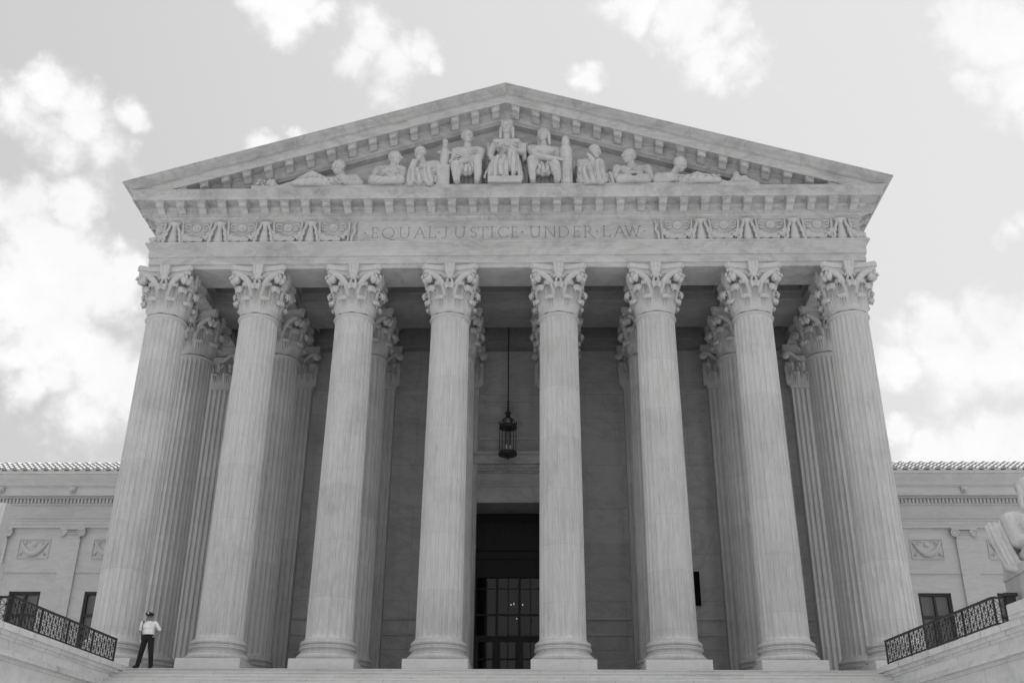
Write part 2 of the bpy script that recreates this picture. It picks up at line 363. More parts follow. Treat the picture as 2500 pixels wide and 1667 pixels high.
def capital_mesh():
    z0 = HN; lv = MB()
    tips = [leaf(lv, -PI/2 + PI/8 + k*PI/4, .70, z0 + .06, .62, .54, .22) for k in range(8)]
    tips += [leaf(lv, -PI/2 + k*PI/4, .715, z0 + .08, 1.10, .50, .28) for k in range(8)]
    # taller leaves that carry the volutes
    for q in range(4):
        for sgn in (-1, 1): tips.append(leaf(lv, -PI/4 + q*PI/2 + sgn * .30, .74, z0 + .5, .80, .30, .22))
    lm = lv.mesh('leaves', None)
    mb = MB()
    bell = [(.4, -.1), (.73, -.1)] + arc(.735, -.03, .045, -PI/2, PI/2, 6) + [(.66, .02), (.60, .3), (.58, .7), (.62, 1.1), (.68, 1.3), (.78, 1.42), (.86, 1.52), (.86, 1.58), (.4, 1.58)]
    mb.lathe(bell, (0, 0, z0), 48)
    for t in tips: mb.tube(t, [.045, .07, .085, .09, .085, .07, .045], 8)
    abacus(mb, z0 + 1.57, z0 + 1.74, 1.00, .80, .10); abacus(mb, z0 + 1.742, z0 + 1.93, 1.05, .85, .10)
    for q in range(4):
        a = q * PI/2 - PI/4                                  # corner direction
        d = Vector((math.cos(a), math.sin(a), 0)); Z = Vector((0, 0, 1))
        for sgn in (-1, 1):
            t = Vector((-math.sin(a), math.cos(a), 0)) * sgn
            s0 = a + sgn * .55
            st = [Vector((.76 * math.cos(s0), .76 * math.sin(s0), z0 + .62)), Vector((.80 * math.cos(s0), .80 * math.sin(s0), z0 + .92)),
                  Vector((.88 * math.cos(a + sgn*.48), .88 * math.sin(a + sgn*.48), z0 + 1.18)), Vector((1.0 * math.cos(a + sgn*.33), 1.0 * math.sin(a + sgn*.33), z0 + 1.40)),
                  Vector((1.14 * math.cos(a + sgn*.18), 1.14 * math.sin(a + sgn*.18), z0 + 1.53)), Vector((1.26 * math.cos(a + sgn*.09), 1.26 * math.sin(a + sgn*.09), z0 + 1.52))]
            mb.tube(st, [.09, .095, .11, .12, .11, .09], 8)
            c = d * 1.20 + t * .085 + Z * (z0 + 1.36)
            mb.tube(spiral(c, d, Z, .19), [.05 - .02 * i / 26 for i in range(27)], 6)
            mb.ball(c, (.15, .15, .15), 8, 5)
            # inner helix towards the flower
            s1 = a + sgn * .62
            mb.tube([Vector((.80 * math.cos(s1), .80 * math.sin(s1), z0 + .95)), Vector((.86 * math.cos(s1 + sgn*.05), .86 * math.sin(s1 + sgn*.05), z0 + 1.25)), Vector((.88 * math.cos(s1 + sgn*.1), .88 * math.sin(s1 + sgn*.1), z0 + 1.42)), Vector((.90 * math.cos(s1 + sgn*.02), .90 * math.sin(s1 + sgn*.02), z0 + 1.47)), Vector((.90 * math.cos(s1 - sgn*.05), .90 * math.sin(s1 - sgn*.05), z0 + 1.40))], [.06, .055, .05, .045, .035], 7)
        # fleuron in the middle of each side
        a = q * PI/2; f = Vector((math.sin(a), -math.cos(a), 0)); t = Vector((math.cos(a), math.sin(a), 0))
        for k, (zz, wx, ro) in enumerate(((1.90, .19, .93), (1.72, .21, .93), (1.52, .15, .90))):
            mb.ball(f * ro + Vector((0, 0, z0 + zz - .02)), (wx if abs(t.x) > .5 else .09, wx if abs(t.y) > .5 else .09, .15), 10, 6)
        for sg in (-1, 1):
            mb.tube([f * .90 + t * sg * .07 + Vector((0, 0, z0 + 1.45)), f * .98 + t * sg * .12 + Vector((0, 0, z0 + 1.7)), f * 1.0 + t * sg * .15 + Vector((0, 0, z0 + 1.97))], [.05, .06, .05], 7)
    base = len(mb.v)
    mb.v += [tuple(v.co) for v in lm.vertices]; mb.f += [tuple(i + base for i in p.vertices) for p in lm.polygons]
    bpy.data.meshes.remove(lm)
    return mb.mesh('capital', 'carve', smooth=True, angle=42)
b = MB(); b.box(-1.055, 1.055, -1.055, 1.055, 0, .351)
bmx = bmesh.new(); ME_plinth = b.mesh('plinth', 'plinth'); bmx.from_mesh(ME_plinth); bmesh.ops.bevel(bmx, geom=bmx.edges[:], offset=.012, segments=2, affect='EDGES'); bmx.to_mesh(ME_plinth); bmx.free()
ME_shaft, ME_base, ME_cap = flute_shaft(), base_mesh(), capital_mesh()
for yy in (0, DR):
    for x in COLX:
        c = put('column', ME_shaft, CH, (x, yy, 0), (0, 0, 0))
        put('plinth', ME_plinth, c); put('base', ME_base, c); put('capital', ME_cap, c)

# --- pilasters on the portico wall
def pilaster_meshes():
    hw = .74; nf = 7; pts = [(-hw, .5), (-hw, 0)]
    w = 2 * hw / nf
    for k in range(nf):
        x0 = -hw + k * w
        pts += [(x0 + .035, 0)] + [(x0 + w/2 - (w/2 - .035) * math.cos(PI*i/6), .06 * math.sin(PI*i/6)) for i in range(1, 6)] + [(x0 + w - .035, 0)]
    pts += [(hw, 0), (hw, .5)]
    n = len(pts); z0, z1 = .75, HN - .05
    mb = MB(); mb.add([(x, y, z0) for x, y in pts] + [(x, y, z1) for x, y in pts], [(i, i+1, i+1+n, i+n) for i in range(n - 1)])
    mb.add([(x, y, z1) for x, y in pts], [tuple(range(n))])
    sh = mb.mesh('pilaster', 'shaft')
    mb = MB(); mb.box(-1.0, 1.0, -.22, .5, 0, .33)
    mb.box(-.93, .93, -.18, .5, .331, .5); mb.box(-.86, .86, -.1, .5, .501, .56); mb.box(-.88, .88, -.13, .5, .561, .66); mb.box(-.8, .8, -.05, .5, .661, .76)
    bs = mb.mesh('base', 'shaft')
    mb = MB(); mb.box(-.80, .80, -.07, .5, HN - .05, HN + .05); mb.box(-.70, .70, .02, .5, HN + .05, HN + 1.5)
    abm = MB()
    mb.box(-1.0, 1.0, -.24, .5, HN + 1.58, HN + 1.90)
    lv = MB()
    for x in (-.52, 0, .52): leaf(lv, 0, 0, HN + .06, .62, .5, .2, flat=(x, .02))
    for x in (-.74, -.26, .26, .74): leaf(lv, 0, 0, HN + .08, 1.05, .46, .22, flat=(x, .02))
    lm = lv.mesh('l', None)
    for sg in (-1, 1):
        mb.tube([(sg*.2, -.05, HN+.9), (sg*.35, -.12, HN+1.25), (sg*.65, -.22, HN+1.48), (sg*.95, -.3, HN+1.5)], [.08, .08, .09, .08], 8)
        mb.ball((sg*.92, -.26, HN+1.38), (.19, .12, .19), 10, 6)
    mb.ball((0, -.26, HN+1.72), (.2, .1, .2), 10, 6)
    base = len(mb.v); mb.v += [tuple(v.co) for v in lm.vertices]; mb.f += [tuple(i + base for i in p.vertices) for p in lm.polygons]; bpy.data.meshes.remove(lm)
    return sh, bs, mb.mesh('capital', 'carve', smooth=True, angle=42)
PM = pilaster_meshes()
for x in COLX:
    p = put('pilaster', PM[0], CH, (x, PILY, 0)); put('base', PM[1], p); put('capital', PM[2], p)

# --- portico wall with door opening, dado, upper mouldings
DW, DH = 1.95, 7.83
b = MB()
b.box(-13.6, -DW, WALLY, WALLY + .5, 0, 15.95); b.box(DW, 13.6, WALLY, WALLY + .5, 0, 15.95); b.box(-DW, DW, WALLY, WALLY + .5, DH, 15.95)
b.box(-13.6, -13.2, WALLY + .5, 18, 0, 17.6); b.box(13.2, 13.6, WALLY + .5, 18, 0, 17.6)
WALL = b.build('portico_wall', 'wall', CH)
for i in range(7):
    b = MB()
    x0, x1 = COLX[i] + .78, COLX[i+1] - .78
    b.box(x0, x1, WALLY - .10, WALLY - .002, HN - .06, HN + .06); b.box(x0, x1, WALLY - .06, WALLY - .002, HN - .14, HN - .062)
    b.build('wall_moulding', 'ent', WALL)
    if i == 3:
        for z in (HN - .50, 10.62): MB().box(x0, x1, WALLY - .05, WALLY - .002, z, z + .09).build('wall_band', 'ent', WALL)
    b = MB()
    if i != 3:
        b.box(x0, x1, WALLY - .07, WALLY - .002, 3.05, 3.15); b.box(x0, x1, WALLY - .05, WALLY - .002, 2.44, 2.54)
        for xx in (x0 + .55, (x0 + x1) / 2): b.box(xx - .012, xx + .012, WALLY - .008, WALLY - .002, .4, 2.44)
        b.build('dado', 'ent', WALL)
# dark notice panel
tag(MB().box(6.55, 7.71, WALLY - .10, WALLY - .012, 3.62, 4.97).box(6.50, 7.66, WALLY - .13, WALLY - .102, 3.66, 4.93).build('notice_panel', 'sign'), 'dark rectangular notice panel on the portico wall, half hidden behind a column', 'panel')

# --- doorway
DO = MB()
for sg in (-1, 1): DO.box(*(sorted((sg*DW, sg*(DW+.42)))), WALLY - .12, WALLY - .002, 0, DH)
DO.box(-DW - .42, DW + .42, WALLY - .12, WALLY - .002, DH + .001, 8.5)
for k, (z0, z1, p) in enumerate(((8.5, 8.58, .17), (8.581, 9.10, .08), (9.101, 9.16, .16), (9.301, 9.42, .28), (9.421, 9.80, .46), (9.801, 9.93, .54))): DO.box(-2.55, 2.55, WALLY - p, WALLY - .002, z0, z1)
DO.box(-2.5, 2.5, WALLY - .15, WALLY - .002, 9.16, 9.30)
for i in range(34): DO.box(-2.47 + i*.147, -2.38 + i*.147, WALLY - .25, WALLY - .15, 9.17, 9.30)
DO.box(-DW - .4, -DW, WALLY + .5, 8.9, 0, DH); DO.box(DW, DW + .4, WALLY + .5, 8.9, 0, DH); DO.box(-DW - .4, DW + .4, WALLY + .5, 8.9, DH, DH + .4)
DOOR = DO.build('door_surround', 'ent', CH)
b = MB(); YG = 8.3
b.box(-DW, DW, YG, YG + .15, 5.06, 5.9)                      # transom beam
b.box(-DW, DW, YG - .06, YG, 5.82, 5.9); b.box(-DW, DW, YG - .06, YG, 5.06, 5.16)
b.box(-DW, DW, YG + .05, YG + .12, 5.9, 7.83)                # panelled bronze head
for x in (-1.43, -.95, -.48, 0, .48, .95, 1.43): b.box(x - .05, x + .05, YG - .03, YG + .05, 6.3, 7.45)
b.box(-DW, DW, YG - .03, YG + .05, 6.2, 6.3); b.box(-DW, DW, YG - .03, YG + .05, 7.45, 7.55)
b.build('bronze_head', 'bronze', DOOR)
b = MB()
for x in (-1.38, -.48, .45, 1.38): b.box(x - .055, x + .055, YG, YG + .1, 0, 5.06)
for x in (-.93, -.015, .92): b.box(x - .02, x + .02, YG + .02, YG + .08, 2.66, 5.06)
for z, h in ((4.6, .02), (3.52, .05), (2.62, .08)): b.box(-DW, DW, YG + .01, YG + .09, z - h/2, z + h)
for x0, x1 in ((-1.32, -.54), (-.42, .39), (.51, 1.32)):
    b.box(x0, x0 + .1, YG, YG + .08, 0, 2.6); b.box(x1 - .1, x1, YG, YG + .08, 0, 2.6); b.box(x0, x1, YG + .01, YG + .07, 2.45, 2.6); b.box(x0, x1, YG + .01, YG + .07, .9, .97); b.box(x0, x1, YG + .01, YG + .07, 1.75, 1.8)
    b.box((x0+x1)/2 - .02, (x0+x1)/2 + .02, YG + .01, YG + .07, 0, 2.5)
b.build('door_frame', 'frame', DOOR)
b = MB(); b.add([(-DW, YG + .05, 0), (DW, YG + .05, 0), (DW, YG + .05, 5.06), (-DW, YG + .05, 5.06)], [(0, 1, 2, 3)]); b.build('pane', 'glass', DOOR)
b = MB()                                                      # dim hall behind the glass
b.add([(-5, YG+.7, 0), (5, YG+.7, 0), (5, 17.8, 0), (-5, 17.8, 0)], [(0, 1, 2, 3)]); b.add([(-5, 17.8, 0), (5, 17.8, 0), (5, 17.8, 8), (-5, 17.8, 8)], [(0, 1, 2, 3)])
b.add([(-5, YG+.7, 0), (-5, 17.8, 0), (-5, 17.8, 8), (-5, YG+.7, 8)], [(0, 1, 2, 3)]); b.add([(5, YG+.7, 0), (5, 17.8, 0), (5, 17.8, 8), (5, YG+.7, 8)], [(0, 1, 2, 3)])
b.add([(-5, YG+.7, 8), (5, YG+.7, 8), (5, 17.8, 8), (-5, 17.8, 8)], [(0, 1, 2, 3)])
for sg in (-1, 1): b.box(*(sorted((sg*DW, sg*5))), YG + .6, YG + .72, 0, 8)
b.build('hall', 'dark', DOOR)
# chandelier glimpsed through the glass
CHD = empty('chandelier', (.24, 13.2, 0)); tag(CHD, 'small lit chandelier glimpsed through the glass doors', 'lamp')
b = MB(); b.tube([(0, 0, 5.4), (0, 0, 8)], .03, 6); b.lathe([(.02, 4.6), (.16, 4.75), (.10, 5.0), (.05, 5.3), (.02, 5.4)], n=12)
for k in range(6):
    a = k * PI / 3; b.tube([(0, 0, 4.75), (.17*math.cos(a), .17*math.sin(a), 4.65), (.27*math.cos(a), .27*math.sin(a), 4.85)], .02, 6)
b.build('arm', 'bronze', CHD)
for k in range(6):
    a = k * PI / 3 + .2; MB().ball((.27*math.cos(a-.2), .27*math.sin(a-.2), 4.93), (.016, .016, .03), 8, 6).build('bulb', 'bulb', CHD, smooth=True)
MB().ball((0, 0, 4.30), .018, 8, 6).build('bulb', 'bulb', CHD, smooth=True)

# --- portico ceiling: beams and coffers
b = MB()
def beamx(y0, y1, z): b.box(-13.55, 13.55, y0, y1, z, 17.3)
b.box(-13.4, 13.4, .50, .62, 15.12, 16.05); b.box(-13.4, 13.4, .6, .70, 15.45, 16.05)
beamx(2.72, 4.46, HA + .001); b.box(-13.4, 13.4, 2.60, 2.72, 15.12, 16.05); b.box(-13.4, 13.4, 2.50, 2.61, 15.45, 16.05)
b.box(-13.4, 13.4, 4.46, 4.58, 15.12, 16.05); b.box(-13.4, 13.4, 4.57, 4.70, 15.45, 16.05)
beamx(PILY - .02, WALLY + .3, HA + .001); b.box(-13.4, 13.4, PILY - .14, PILY - .02, 15.12, 16.05)
for x in COLX:
    for y0, y1 in ((.5, 2.73), (4.45, PILY)):
        b.box(x - .72, x + .72, y0, y1, HA + .003, 16.1)
        for sg in (-1, 1): b.box(*(sorted((x + sg*.72, x + sg*.84))), y0, y1, 15.125, 16.05); b.box(*(sorted((x + sg*.83, x + sg*.95))), y0, y1, 15.455, 16.05)
b.box(-13.5, 13.5, .4, WALLY + .2, 15.98, 16.3)
for i in range(7):
    xa, xb = COLX[i] + .95, COLX[i+1] - .95
    for (ya, yb) in ((.7, 2.5), (4.7, 6.26)):
        b.box(xa, xb, ya, ya + .22, 15.78, 15.99); b.box(xa, xb, yb - .22, yb, 15.78, 15.99)
        b.box(xa, xa + .22, ya + .22, yb - .22, 15.781, 15.99); b.box(xb - .22, xb, ya + .22, yb - .22, 15.781, 15.99)
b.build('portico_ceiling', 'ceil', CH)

# --- entablature
EX, EY = 13.63, -.72
def sweep_u(mb, prof, yb, x0=EX, y0=EY, close=False):
    o = []
    for p, z in prof: o += [(-(x0+p), yb, z), (-(x0+p), y0-p, z), (x0+p, y0-p, z), (x0+p, yb, z)]
    n = len(prof); fs = []
    for k in range(n - 1):
        for i in range(3): fs.append((k*4+i, k*4+i+1, (k+1)*4+i+1, (k+1)*4+i))
    mb.add(o, fs)
def cyma(p0, z0, p1, z1, n=8):
    return [(p0 + (p1-p0) * (t - math.sin(2*PI*t)/(2*PI) * .75), z0 + (z1-z0)*t) for t in [i/n for i in range(n+1)]]
b = MB()
sweep_u(b, [(-1.50, HA), (-.02, HA), (0, HA + .02), (0, 14.955), (.012, 14.97), (.045, 14.975), (.045, 15.27), (.06, 15.285), (.09, 15.29), (.09, 15.585), (.10, 15.60)] + cyma(.10, 15.60, .215, 15.775) + [(.235, 15.78), (.235, 15.86), (.0, 15.875), (.0, 16.84), (.03, 16.845), (.03, 16.875), (-1.3, 16.88)], 18)
# inner face of the front and side architraves
b.box(-13.0, 13.0, .72, .80, HA + .002, 16.05)
for sg in (-1, 1): b.box(*(sorted((sg * 12.13, sg * 12.19))), .8, 6.4, HA + .002, 16.05)
ENT = b.build('entablature', 'ent', CH, smooth=True, angle=30, recalc=True)

# --- cornice
b = MB()
cor = [(0, 16.88)] + cyma(.03, 16.882, .16, 16.99) + [(.18, 17.0), (.18, 17.03), (.22, 17.035), (.22, 17.30)] + [(.25, 17.33), (.30, 17.36), (.30, 17.46), (.74, 17.47), (.74, 17.43), (.80, 17.43), (.80, 17.72)] + cyma(.81, 17.725, .90, 17.80, 5) + [(.93, 17.805), (.93, 17.83), (.85, 17.84), (-.27, 17.85)]
sweep_u(b, cor, 18)
CORN = b.build('cornice', 'sima', CH, smooth=True, angle=30)
def modillion():
    """scroll bracket: capped block, front pointing to -y, hung from z=0 (soffit)"""
    mb = MB(); sd = []
    side = [(0, 0), (-.48, 0), (-.48, -.05), (-.46, -.10), (-.45, -.16), (-.42, -.22), (-.36, -.24), (-.28, -.23), (-.2, -.26), (-.12, -.32), (-.05, -.36), (0, -.36)]
    n = len(side); w = .14
    mb.add([(-w, y, z) for y, z in side] + [(w, y, z) for y, z in side], [tuple(range(n)), tuple(range(2*n-1, n-1, -1))] + [(i, (i+1) % n, (i+1) % n + n, i+n) for i in range(n)])
    mb.box(-.19, .19, -.52, 0, -.055, -.001); mb.box(-.165, .165, -.50, 0, -.10, -.0551)
    for sg in (-1, 1): mb.ball((sg*.135, -.36, -.14), (.03, .09, .09), 10, 6)
    mb.ball((0, -.455, -.15), (.12, .03, .085), 10, 6)
    return mb.mesh('modillion', 'ent')
MOD = modillion()
for i in range(34): put('modillion', MOD, CORN, (-13.40 + i * .812, EY - .22, 17.465))
for sg in (-1, 1):
    for k in range(9): put('modillion', MOD, CORN, (sg * (EX + .22), EY + .1 + k * .812, 17.465), (0, 0, -sg * PI / 2 * -1))

# --- raking cornices
ZA, SL = 22.68, .312
def raking(sg, gutter=False):
    mb = MB()
    prof = [(.865, -.345), (.805, -.35), (.805, -.72), (.745, -.72), (.745, -.665), (.30, -.66), (.30, -.76), (.24, -.78), (.22, -.80), (.22, -1.02)] + [(p, h) for p, h in cyma(.2, -1.03, .04, -1.16, 5)] + [(-.27, -1.17)]
    if gutter: prof = [(-20, -.02), (1.06, .0), (1.16, -.005), (1.16, -.055)] + cyma(1.13, -.07, .90, -.30, 8) + [(.865, -.31), (.865, -.345)]
    vs = []
    for p, h in prof:
        xe = EX + max(p, .0) if p > -1 else EX + 1.10
        for x in (0, xe): vs.append((sg * x, EY - p, ZA - SL * x + h))
    mb.add(vs, [(2*k, 2*k+1, 2*k+3, 2*k+2) for k in range(len(prof) - 1)])
    return mb
for sg in (-1, 1):
    r = raking(sg).build('raking_cornice', 'ent', CH, smooth=True, angle=30)
    raking(sg, True).build('gutter', 'gutter', r, smooth=True, angle=30)
    for k in range(16):
        x = .406 + k * .812
        if ZA - SL * x - .66 - .1 < 17.9: break
        me = MOD.copy()
        for v in me.vertices: v.co.z += -SL * v.co.x * sg
        put('modillion', me, r, (sg * x, EY - .24, ZA - SL * x - .665))
# eaves gutter along the flanks
for sg in (-1, 1):
    mb = MB(); pr = [(.85, -.345), (.865, -.31), (.90, -.30)] + cyma(.90, -.30, 1.13, -.07, 8)[1:] + [(1.16, -.055), (1.16, -.005), (.9, .08)]
    vs = []
    for p, h in pr:
        z = ZA - SL * (EX + p) + h
        vs += [(sg*(EX+p), EY - p, z), (sg*(EX+p), 18, z)]
    mb.add(vs, [(2*k, 2*k+1, 2*k+3, 2*k+2) for k in range(len(pr)-1)]); mb.build('eaves_gutter', 'gutter', CH, smooth=True, angle=30)
# tympanum and gable core
b = MB(); b.prism([(-13.5, 17.6), (13.5, 17.6), (13.5, ZA - .1 - SL*13.5), (0, ZA - .1), (-13.5, ZA - .1 - SL*13.5)], EY + .28, 18)
TYM = b.build('tympanum', 'ent', CH)
PLZ = 18.10
RELIEFS = ((4.18, -.5, 18.75, .30, .62), (4.22, -.56, 19.25, .13, .17), (-5.55, -.5, 18.35, .34, .26), (5.95, -.5, 18.35, .30, .28), (-3.9, -.5, 18.6, .28, .5), (2.86, -.5, 18.7, .16, .6), (-7.9, -.5, 18.25, .6, .16), (-1.0, -.5, 18.8, .3, .7), (.98, -.5, 18.8, .25, .7))
for x, y, z, rx, rz in RELIEFS: MB().ball((x, y, z), (rx, .16, rz), 14, 9).build('low_relief', 'figure', TYM, smooth=True, angle=0)
b = MB(); b.box(-9.88, 9.82, -1.45, EY + .27, 17.84, PLZ); b.build('sculpture_ledge', 'ent', CH)

# --- inscription
def glyph(ch):
    """strokes as polylines in a 0..1 tall cell, returns (strokes, width)"""
    def ar(cx, cz, rx, rz, a0, a1, n=14): return [(cx + rx*math.cos(math.radians(a0 + (a1-a0)*i/n)), cz + rz*math.sin(math.radians(a0 + (a1-a0)*i/n))) for i in range(n+1)]
    T, t = .15, .09; s = []
    if ch == 'E': s = [([(.08, 0), (.08, 1)], T), ([(.0, .035), (.48, .035)], t), ([(.0, .965), (.46, .965)], t), ([(.08, .52), (.38, .52)], t), ([(.46, .0), (.49, .16)], t), ([(.44, .99), (.46, .85)], t), ([(.38, .44), (.38, .6)], t*.8)]; w = .5
    elif ch == 'Q': s = [(ar(.5, .5, .45, .47, 0, 360, 26), .1), ([(.52, .03), (.75, -.12), (1.05, -.17)], .1)]; w = 1.0
    elif ch == 'U': s = [([(.1, 1), (.1, .4)] + ar(.42, .38, .32, .36, 180, 360) + [(.74, 1)], .1), ([(-.02, .97), (.22, .97)], t), ([(.62, .97), (.86, .97)], t)]; w = .84
    elif ch == 'A': s = [([(.05, 0), (.43, 1)], t), ([(.43, 1), (.83, 0)], T), ([(.2, .36), (.68, .36)], t), ([(-.06, .03), (.18, .03)], t), ([(.68, .03), (.96, .03)], t)]; w = .9
    elif ch == 'L': s = [([(.1, 0), (.1, 1)], T), ([(0, .035), (.55, .035)], t), ([(.54, 0), (.57, .18)], t), ([(-.02, .97), (.22, .97)], t)]; w = .58
    elif ch == 'J': s = [([(.38, 1), (.38, .25)] + ar(.16, .22, .22, .24, 0, -120, 8), T), ([(.24, .97), (.52, .97)], t)]; w = .5
    elif ch == 'S': s = [(ar(.27, .74, .21, .22, 40, 270, 12) + ar(.27, .27, .23, .25, 90, -140, 12), .1)]; w = .52
    elif ch == 'T': s = [([(.38, 0), (.38, 1)], T), ([(.0, .965), (.76, .965)], t), ([(.01, 1.0), (.0, .83)], t), ([(.75, 1.0), (.76, .83)], t), ([(.26, .03), (.5, .03)], t)]; w = .76
    elif ch == 'I': s = [([(.12, 0), (.12, 1)], T), ([(0, .03), (.24, .03)], t), ([(0, .97), (.24, .97)], t)]; w = .24
    elif ch == 'C': s = [(ar(.5, .5, .45, .47, 45, 315, 20), .1), ([(.82, .97), (.83, .75)], t)]; w = .85
    elif ch == 'N': s = [([(.1, 0), (.1, 1)], t), ([(.1, 1), (.78, 0)], T), ([(.78, 0), (.78, 1)], t), ([(-.02, .03), (.22, .03)], t), ([(-.04, .97), (.12, .97)], t), ([(.66, .97), (.9, .97)], t)]; w = .88
    elif ch == 'D': s = [([(.1, 0), (.1, 1)], T), ([(0, .965), (.3, .965)] + ar(.32, .5, .46, .465, 90, -90, 18) + [(0, .035)], .09)]; w = .8
    elif ch == 'R': s = [([(.1, 0), (.1, 1)], T), ([(0, .965), (.3, .965)] + ar(.3, .73, .24, .235, 90, -90, 12) + [(.1, .495)], .085), ([(.32, .49), (.6, .1), (.86, -.1)], T), ([(0, .03), (.22, .03)], t)]; w = .64
    elif ch == 'W': s = [([(.04, 1), (.32, 0)], T), ([(.32, 0), (.56, .95)], t), ([(.56, .95), (.84, 0)], T), ([(.84, 0), (1.12, 1)], t), ([(-.06, .97), (.16, .97)], t), ([(1.0, .97), (1.22, .97)], t)]; w = 1.16
    else: s = [([(-.06, .5), (.06, .5)], .11), ([(0, .45), (0, .57)], .07)]; w = 0.
    return s, w
TX = [('.', -5.40), ('E', -5.03), ('Q', -4.51), ('U', -3.87), ('A', -3.28), ('L', -2.80), ('.', -2.55), ('J', -2.33), ('U', -1.73), ('S', -1.215), ('T', -.838), ('I', -.49), ('C', -.06), ('E', .38), ('.', .69), ('U', 1.18), ('N', 1.75), ('D', 2.27), ('E', 2.78), ('R', 3.22), ('.', 3.56), ('L', 3.93), ('A', 4.44), ('W', 4.93), ('.', 5.37)]
CAPH = .50; ZB = 16.09
cut = MB(); YF = EY - .045
for ch, xc in TX:
    st, w = glyph(ch)
    for pl, th in st:
        for (xa, za), (xb, zb) in zip(pl[:-1], pl[1:]):
            A = Vector((xc + (xa - w/2) * CAPH, YF, ZB + za * CAPH)); B = Vector((xc + (xb - w/2) * CAPH, YF, ZB + zb * CAPH))
            d = (B - A).normalized(); A2 = A - d * th * CAPH * .12; B2 = B + d * th * CAPH * .12
            nrm = Vector((-d.z, 0, d.x)) * th * CAPH * .5; dn = Vector((0, .042, 0)); fr = Vector((0, -.02, 0))
            vs = [A2 - nrm + fr, A2 + nrm + fr, A2 + dn, B2 - nrm + fr, B2 + nrm + fr, B2 + dn]
            cut.add(vs, [(0, 1, 2), (5, 4, 3), (0, 3, 4, 1), (1, 4, 5, 2), (2, 5, 3, 0)])
pm = MB(); pm.box(-5.70, 5.74, YF, EY - .002, 15.885, 16.86)
PAN = pm.build('inscription_panel', 'ent', ENT)
co = put('letters', cut.mesh('letters', 'ent'))
bo = PAN.modifiers.new('cut', 'BOOLEAN'); bo.operation = 'DIFFERENCE'; bo.solver = 'EXACT'; bo.use_self = True; bo.object = co
dg = bpy.context.evaluated_depsgraph_get(); dg.update()
nm = bpy.data.meshes.new_from_object(PAN.evaluated_get(dg)); PAN.modifiers.clear(); PAN.data = nm
bpy.data.objects.remove(co)

# --- carved frieze: garlands and candelabra
def garland_mesh(half=0):
    rnd = random.Random(3); fr = MB()
    for i in range(95):
        u = rnd.uniform(-1, 1)
        if half and u * half < -.1: continue
        zc = .16 + .30 * u * u; zz = zc + rnd.uniform(-.13, .15); x = u * .58
        r = rnd.uniform(.045, .072)
        dep = .05 + .09 * max(0, 1 - ((zz - zc) / .16) ** 2)
        fr.ball((x, -dep, zz), (r, r * .9, r), 8, 5)
    if not half:
        fr.lathe([(.0, .0), (.03, .0), (.05, -.02), (.10, -.03), (.13, -.05), (.165, -.04), (.175, 0)], n=20)
        n = 7 * 20; k0 = len(fr.v) - n
        for i in range(n): x, y, z = fr.v[k0+i]; fr.v[k0+i] = (x, z * 1.6 - .02, y + .72)
    if not half: fr.ball((0, -.06, .72), (.06, .05, .06), 10, 6)
    for sg in (-1, 1):
        if half and sg != half: continue
        fr.tube([(sg*.24, -.03, .86), (sg*.36, -.05, .90), (sg*.46, -.05, .84), (sg*.45, -.05, .74), (sg*.37, -.05, .72), (sg*.35, -.05, .79)], [.035, .04, .04, .035, .03, .02], 6)
        fr.tube([(sg*.22, -.03, .58), (sg*.36, -.05, .60), (sg*.52, -.05, .68)], [.03, .035, .02], 6)
    fr.box(-.62 if half <= 0 else -.02, .62 if half >= 0 else .02, -.03, .0, .925, .955)
    fr.v = [(x, y * .8, z) for x, y, z in fr.v]
    return fr.mesh('garland', 'carve', smooth=True, angle=50)
def candelabrum_mesh():
    c = MB(); pr = [(.20, 0), (.21, .03), (.17, .07), (.19, .13), (.20, .2), (.155, .30), (.165, .34), (.15, .38), (.165, .42), (.12, .55), (.125, .60), (.10, .75), (.15, .82), (.22, .88), (.24, .93), (.2, .96), (.05, .97)]
    c.lathe(pr, (0, -.02, 0), 20); c.v = [(x, y * .75, z) for x, y, z in c.v]
    for sg in (-1, 1):
        # rippling leaf ribbons flanking the stem
        c.tube([(sg*.20, -.06, .93), (sg*.15, -.12, .80), (sg*.19, -.12, .66), (sg*.25, -.13, .55), (sg*.24, -.12, .42), (sg*.31, -.12, .3), (sg*.29, -.12, .17), (sg*.37, -.10, .03)], [.05, .055, .06, .055, .06, .055, .06, .05], 8)
        c.tube([(sg*.34, -.05, .95), (sg*.36, -.07, .62), (sg*.38, -.07, .30), (sg*.40, -.06, .02)], [.045, .05, .05, .045], 8)
        c.box(*(sorted((sg*.18, sg*.42))), -.12, 0, .0, .035)
    return c.mesh('candelabrum', 'carve', smooth=True, angle=50)
GM, GL_, GR_, CM = garland_mesh(), garland_mesh(-1), garland_mesh(1), candelabrum_mesh()
FZ = 15.878; FY = EY + .001
for sg in (-1, 1):
    for k in range(4): put('garland', GM, ENT, (sg * (6.655 + k * 1.785), FY, FZ))
    for k in range(4): put('candelabrum', CM, ENT, (sg * (7.55 + k * 1.785), FY, FZ))
    put('garland', GL_ if sg > 0 else GR_, ENT, (sg * 13.72, FY, FZ))
    h = MB(); h.tube([(-sg*.1, -.05, .93), (-sg*.02, -.10, .7), (-sg*.08, -.1, .5), (sg*.02, -.1, .3), (sg*.04, -.1, .04)], [.04, .05, .05, .05, .05], 8); h.tube([(sg*.16, -.05, .93), (sg*.17, -.06, .5), (sg*.18, -.06, .03)], .045, 8)
    put('leaf_ribbon', h.mesh('leaf_ribbon', 'carve', smooth=True), ENT, (sg * 5.88, FY, FZ))
    for k in range(3): put('garland', GM, ENT, (sg * (EX - .001), EY + .9 + k * 1.785, FZ), (0, 0, sg * PI / 2))

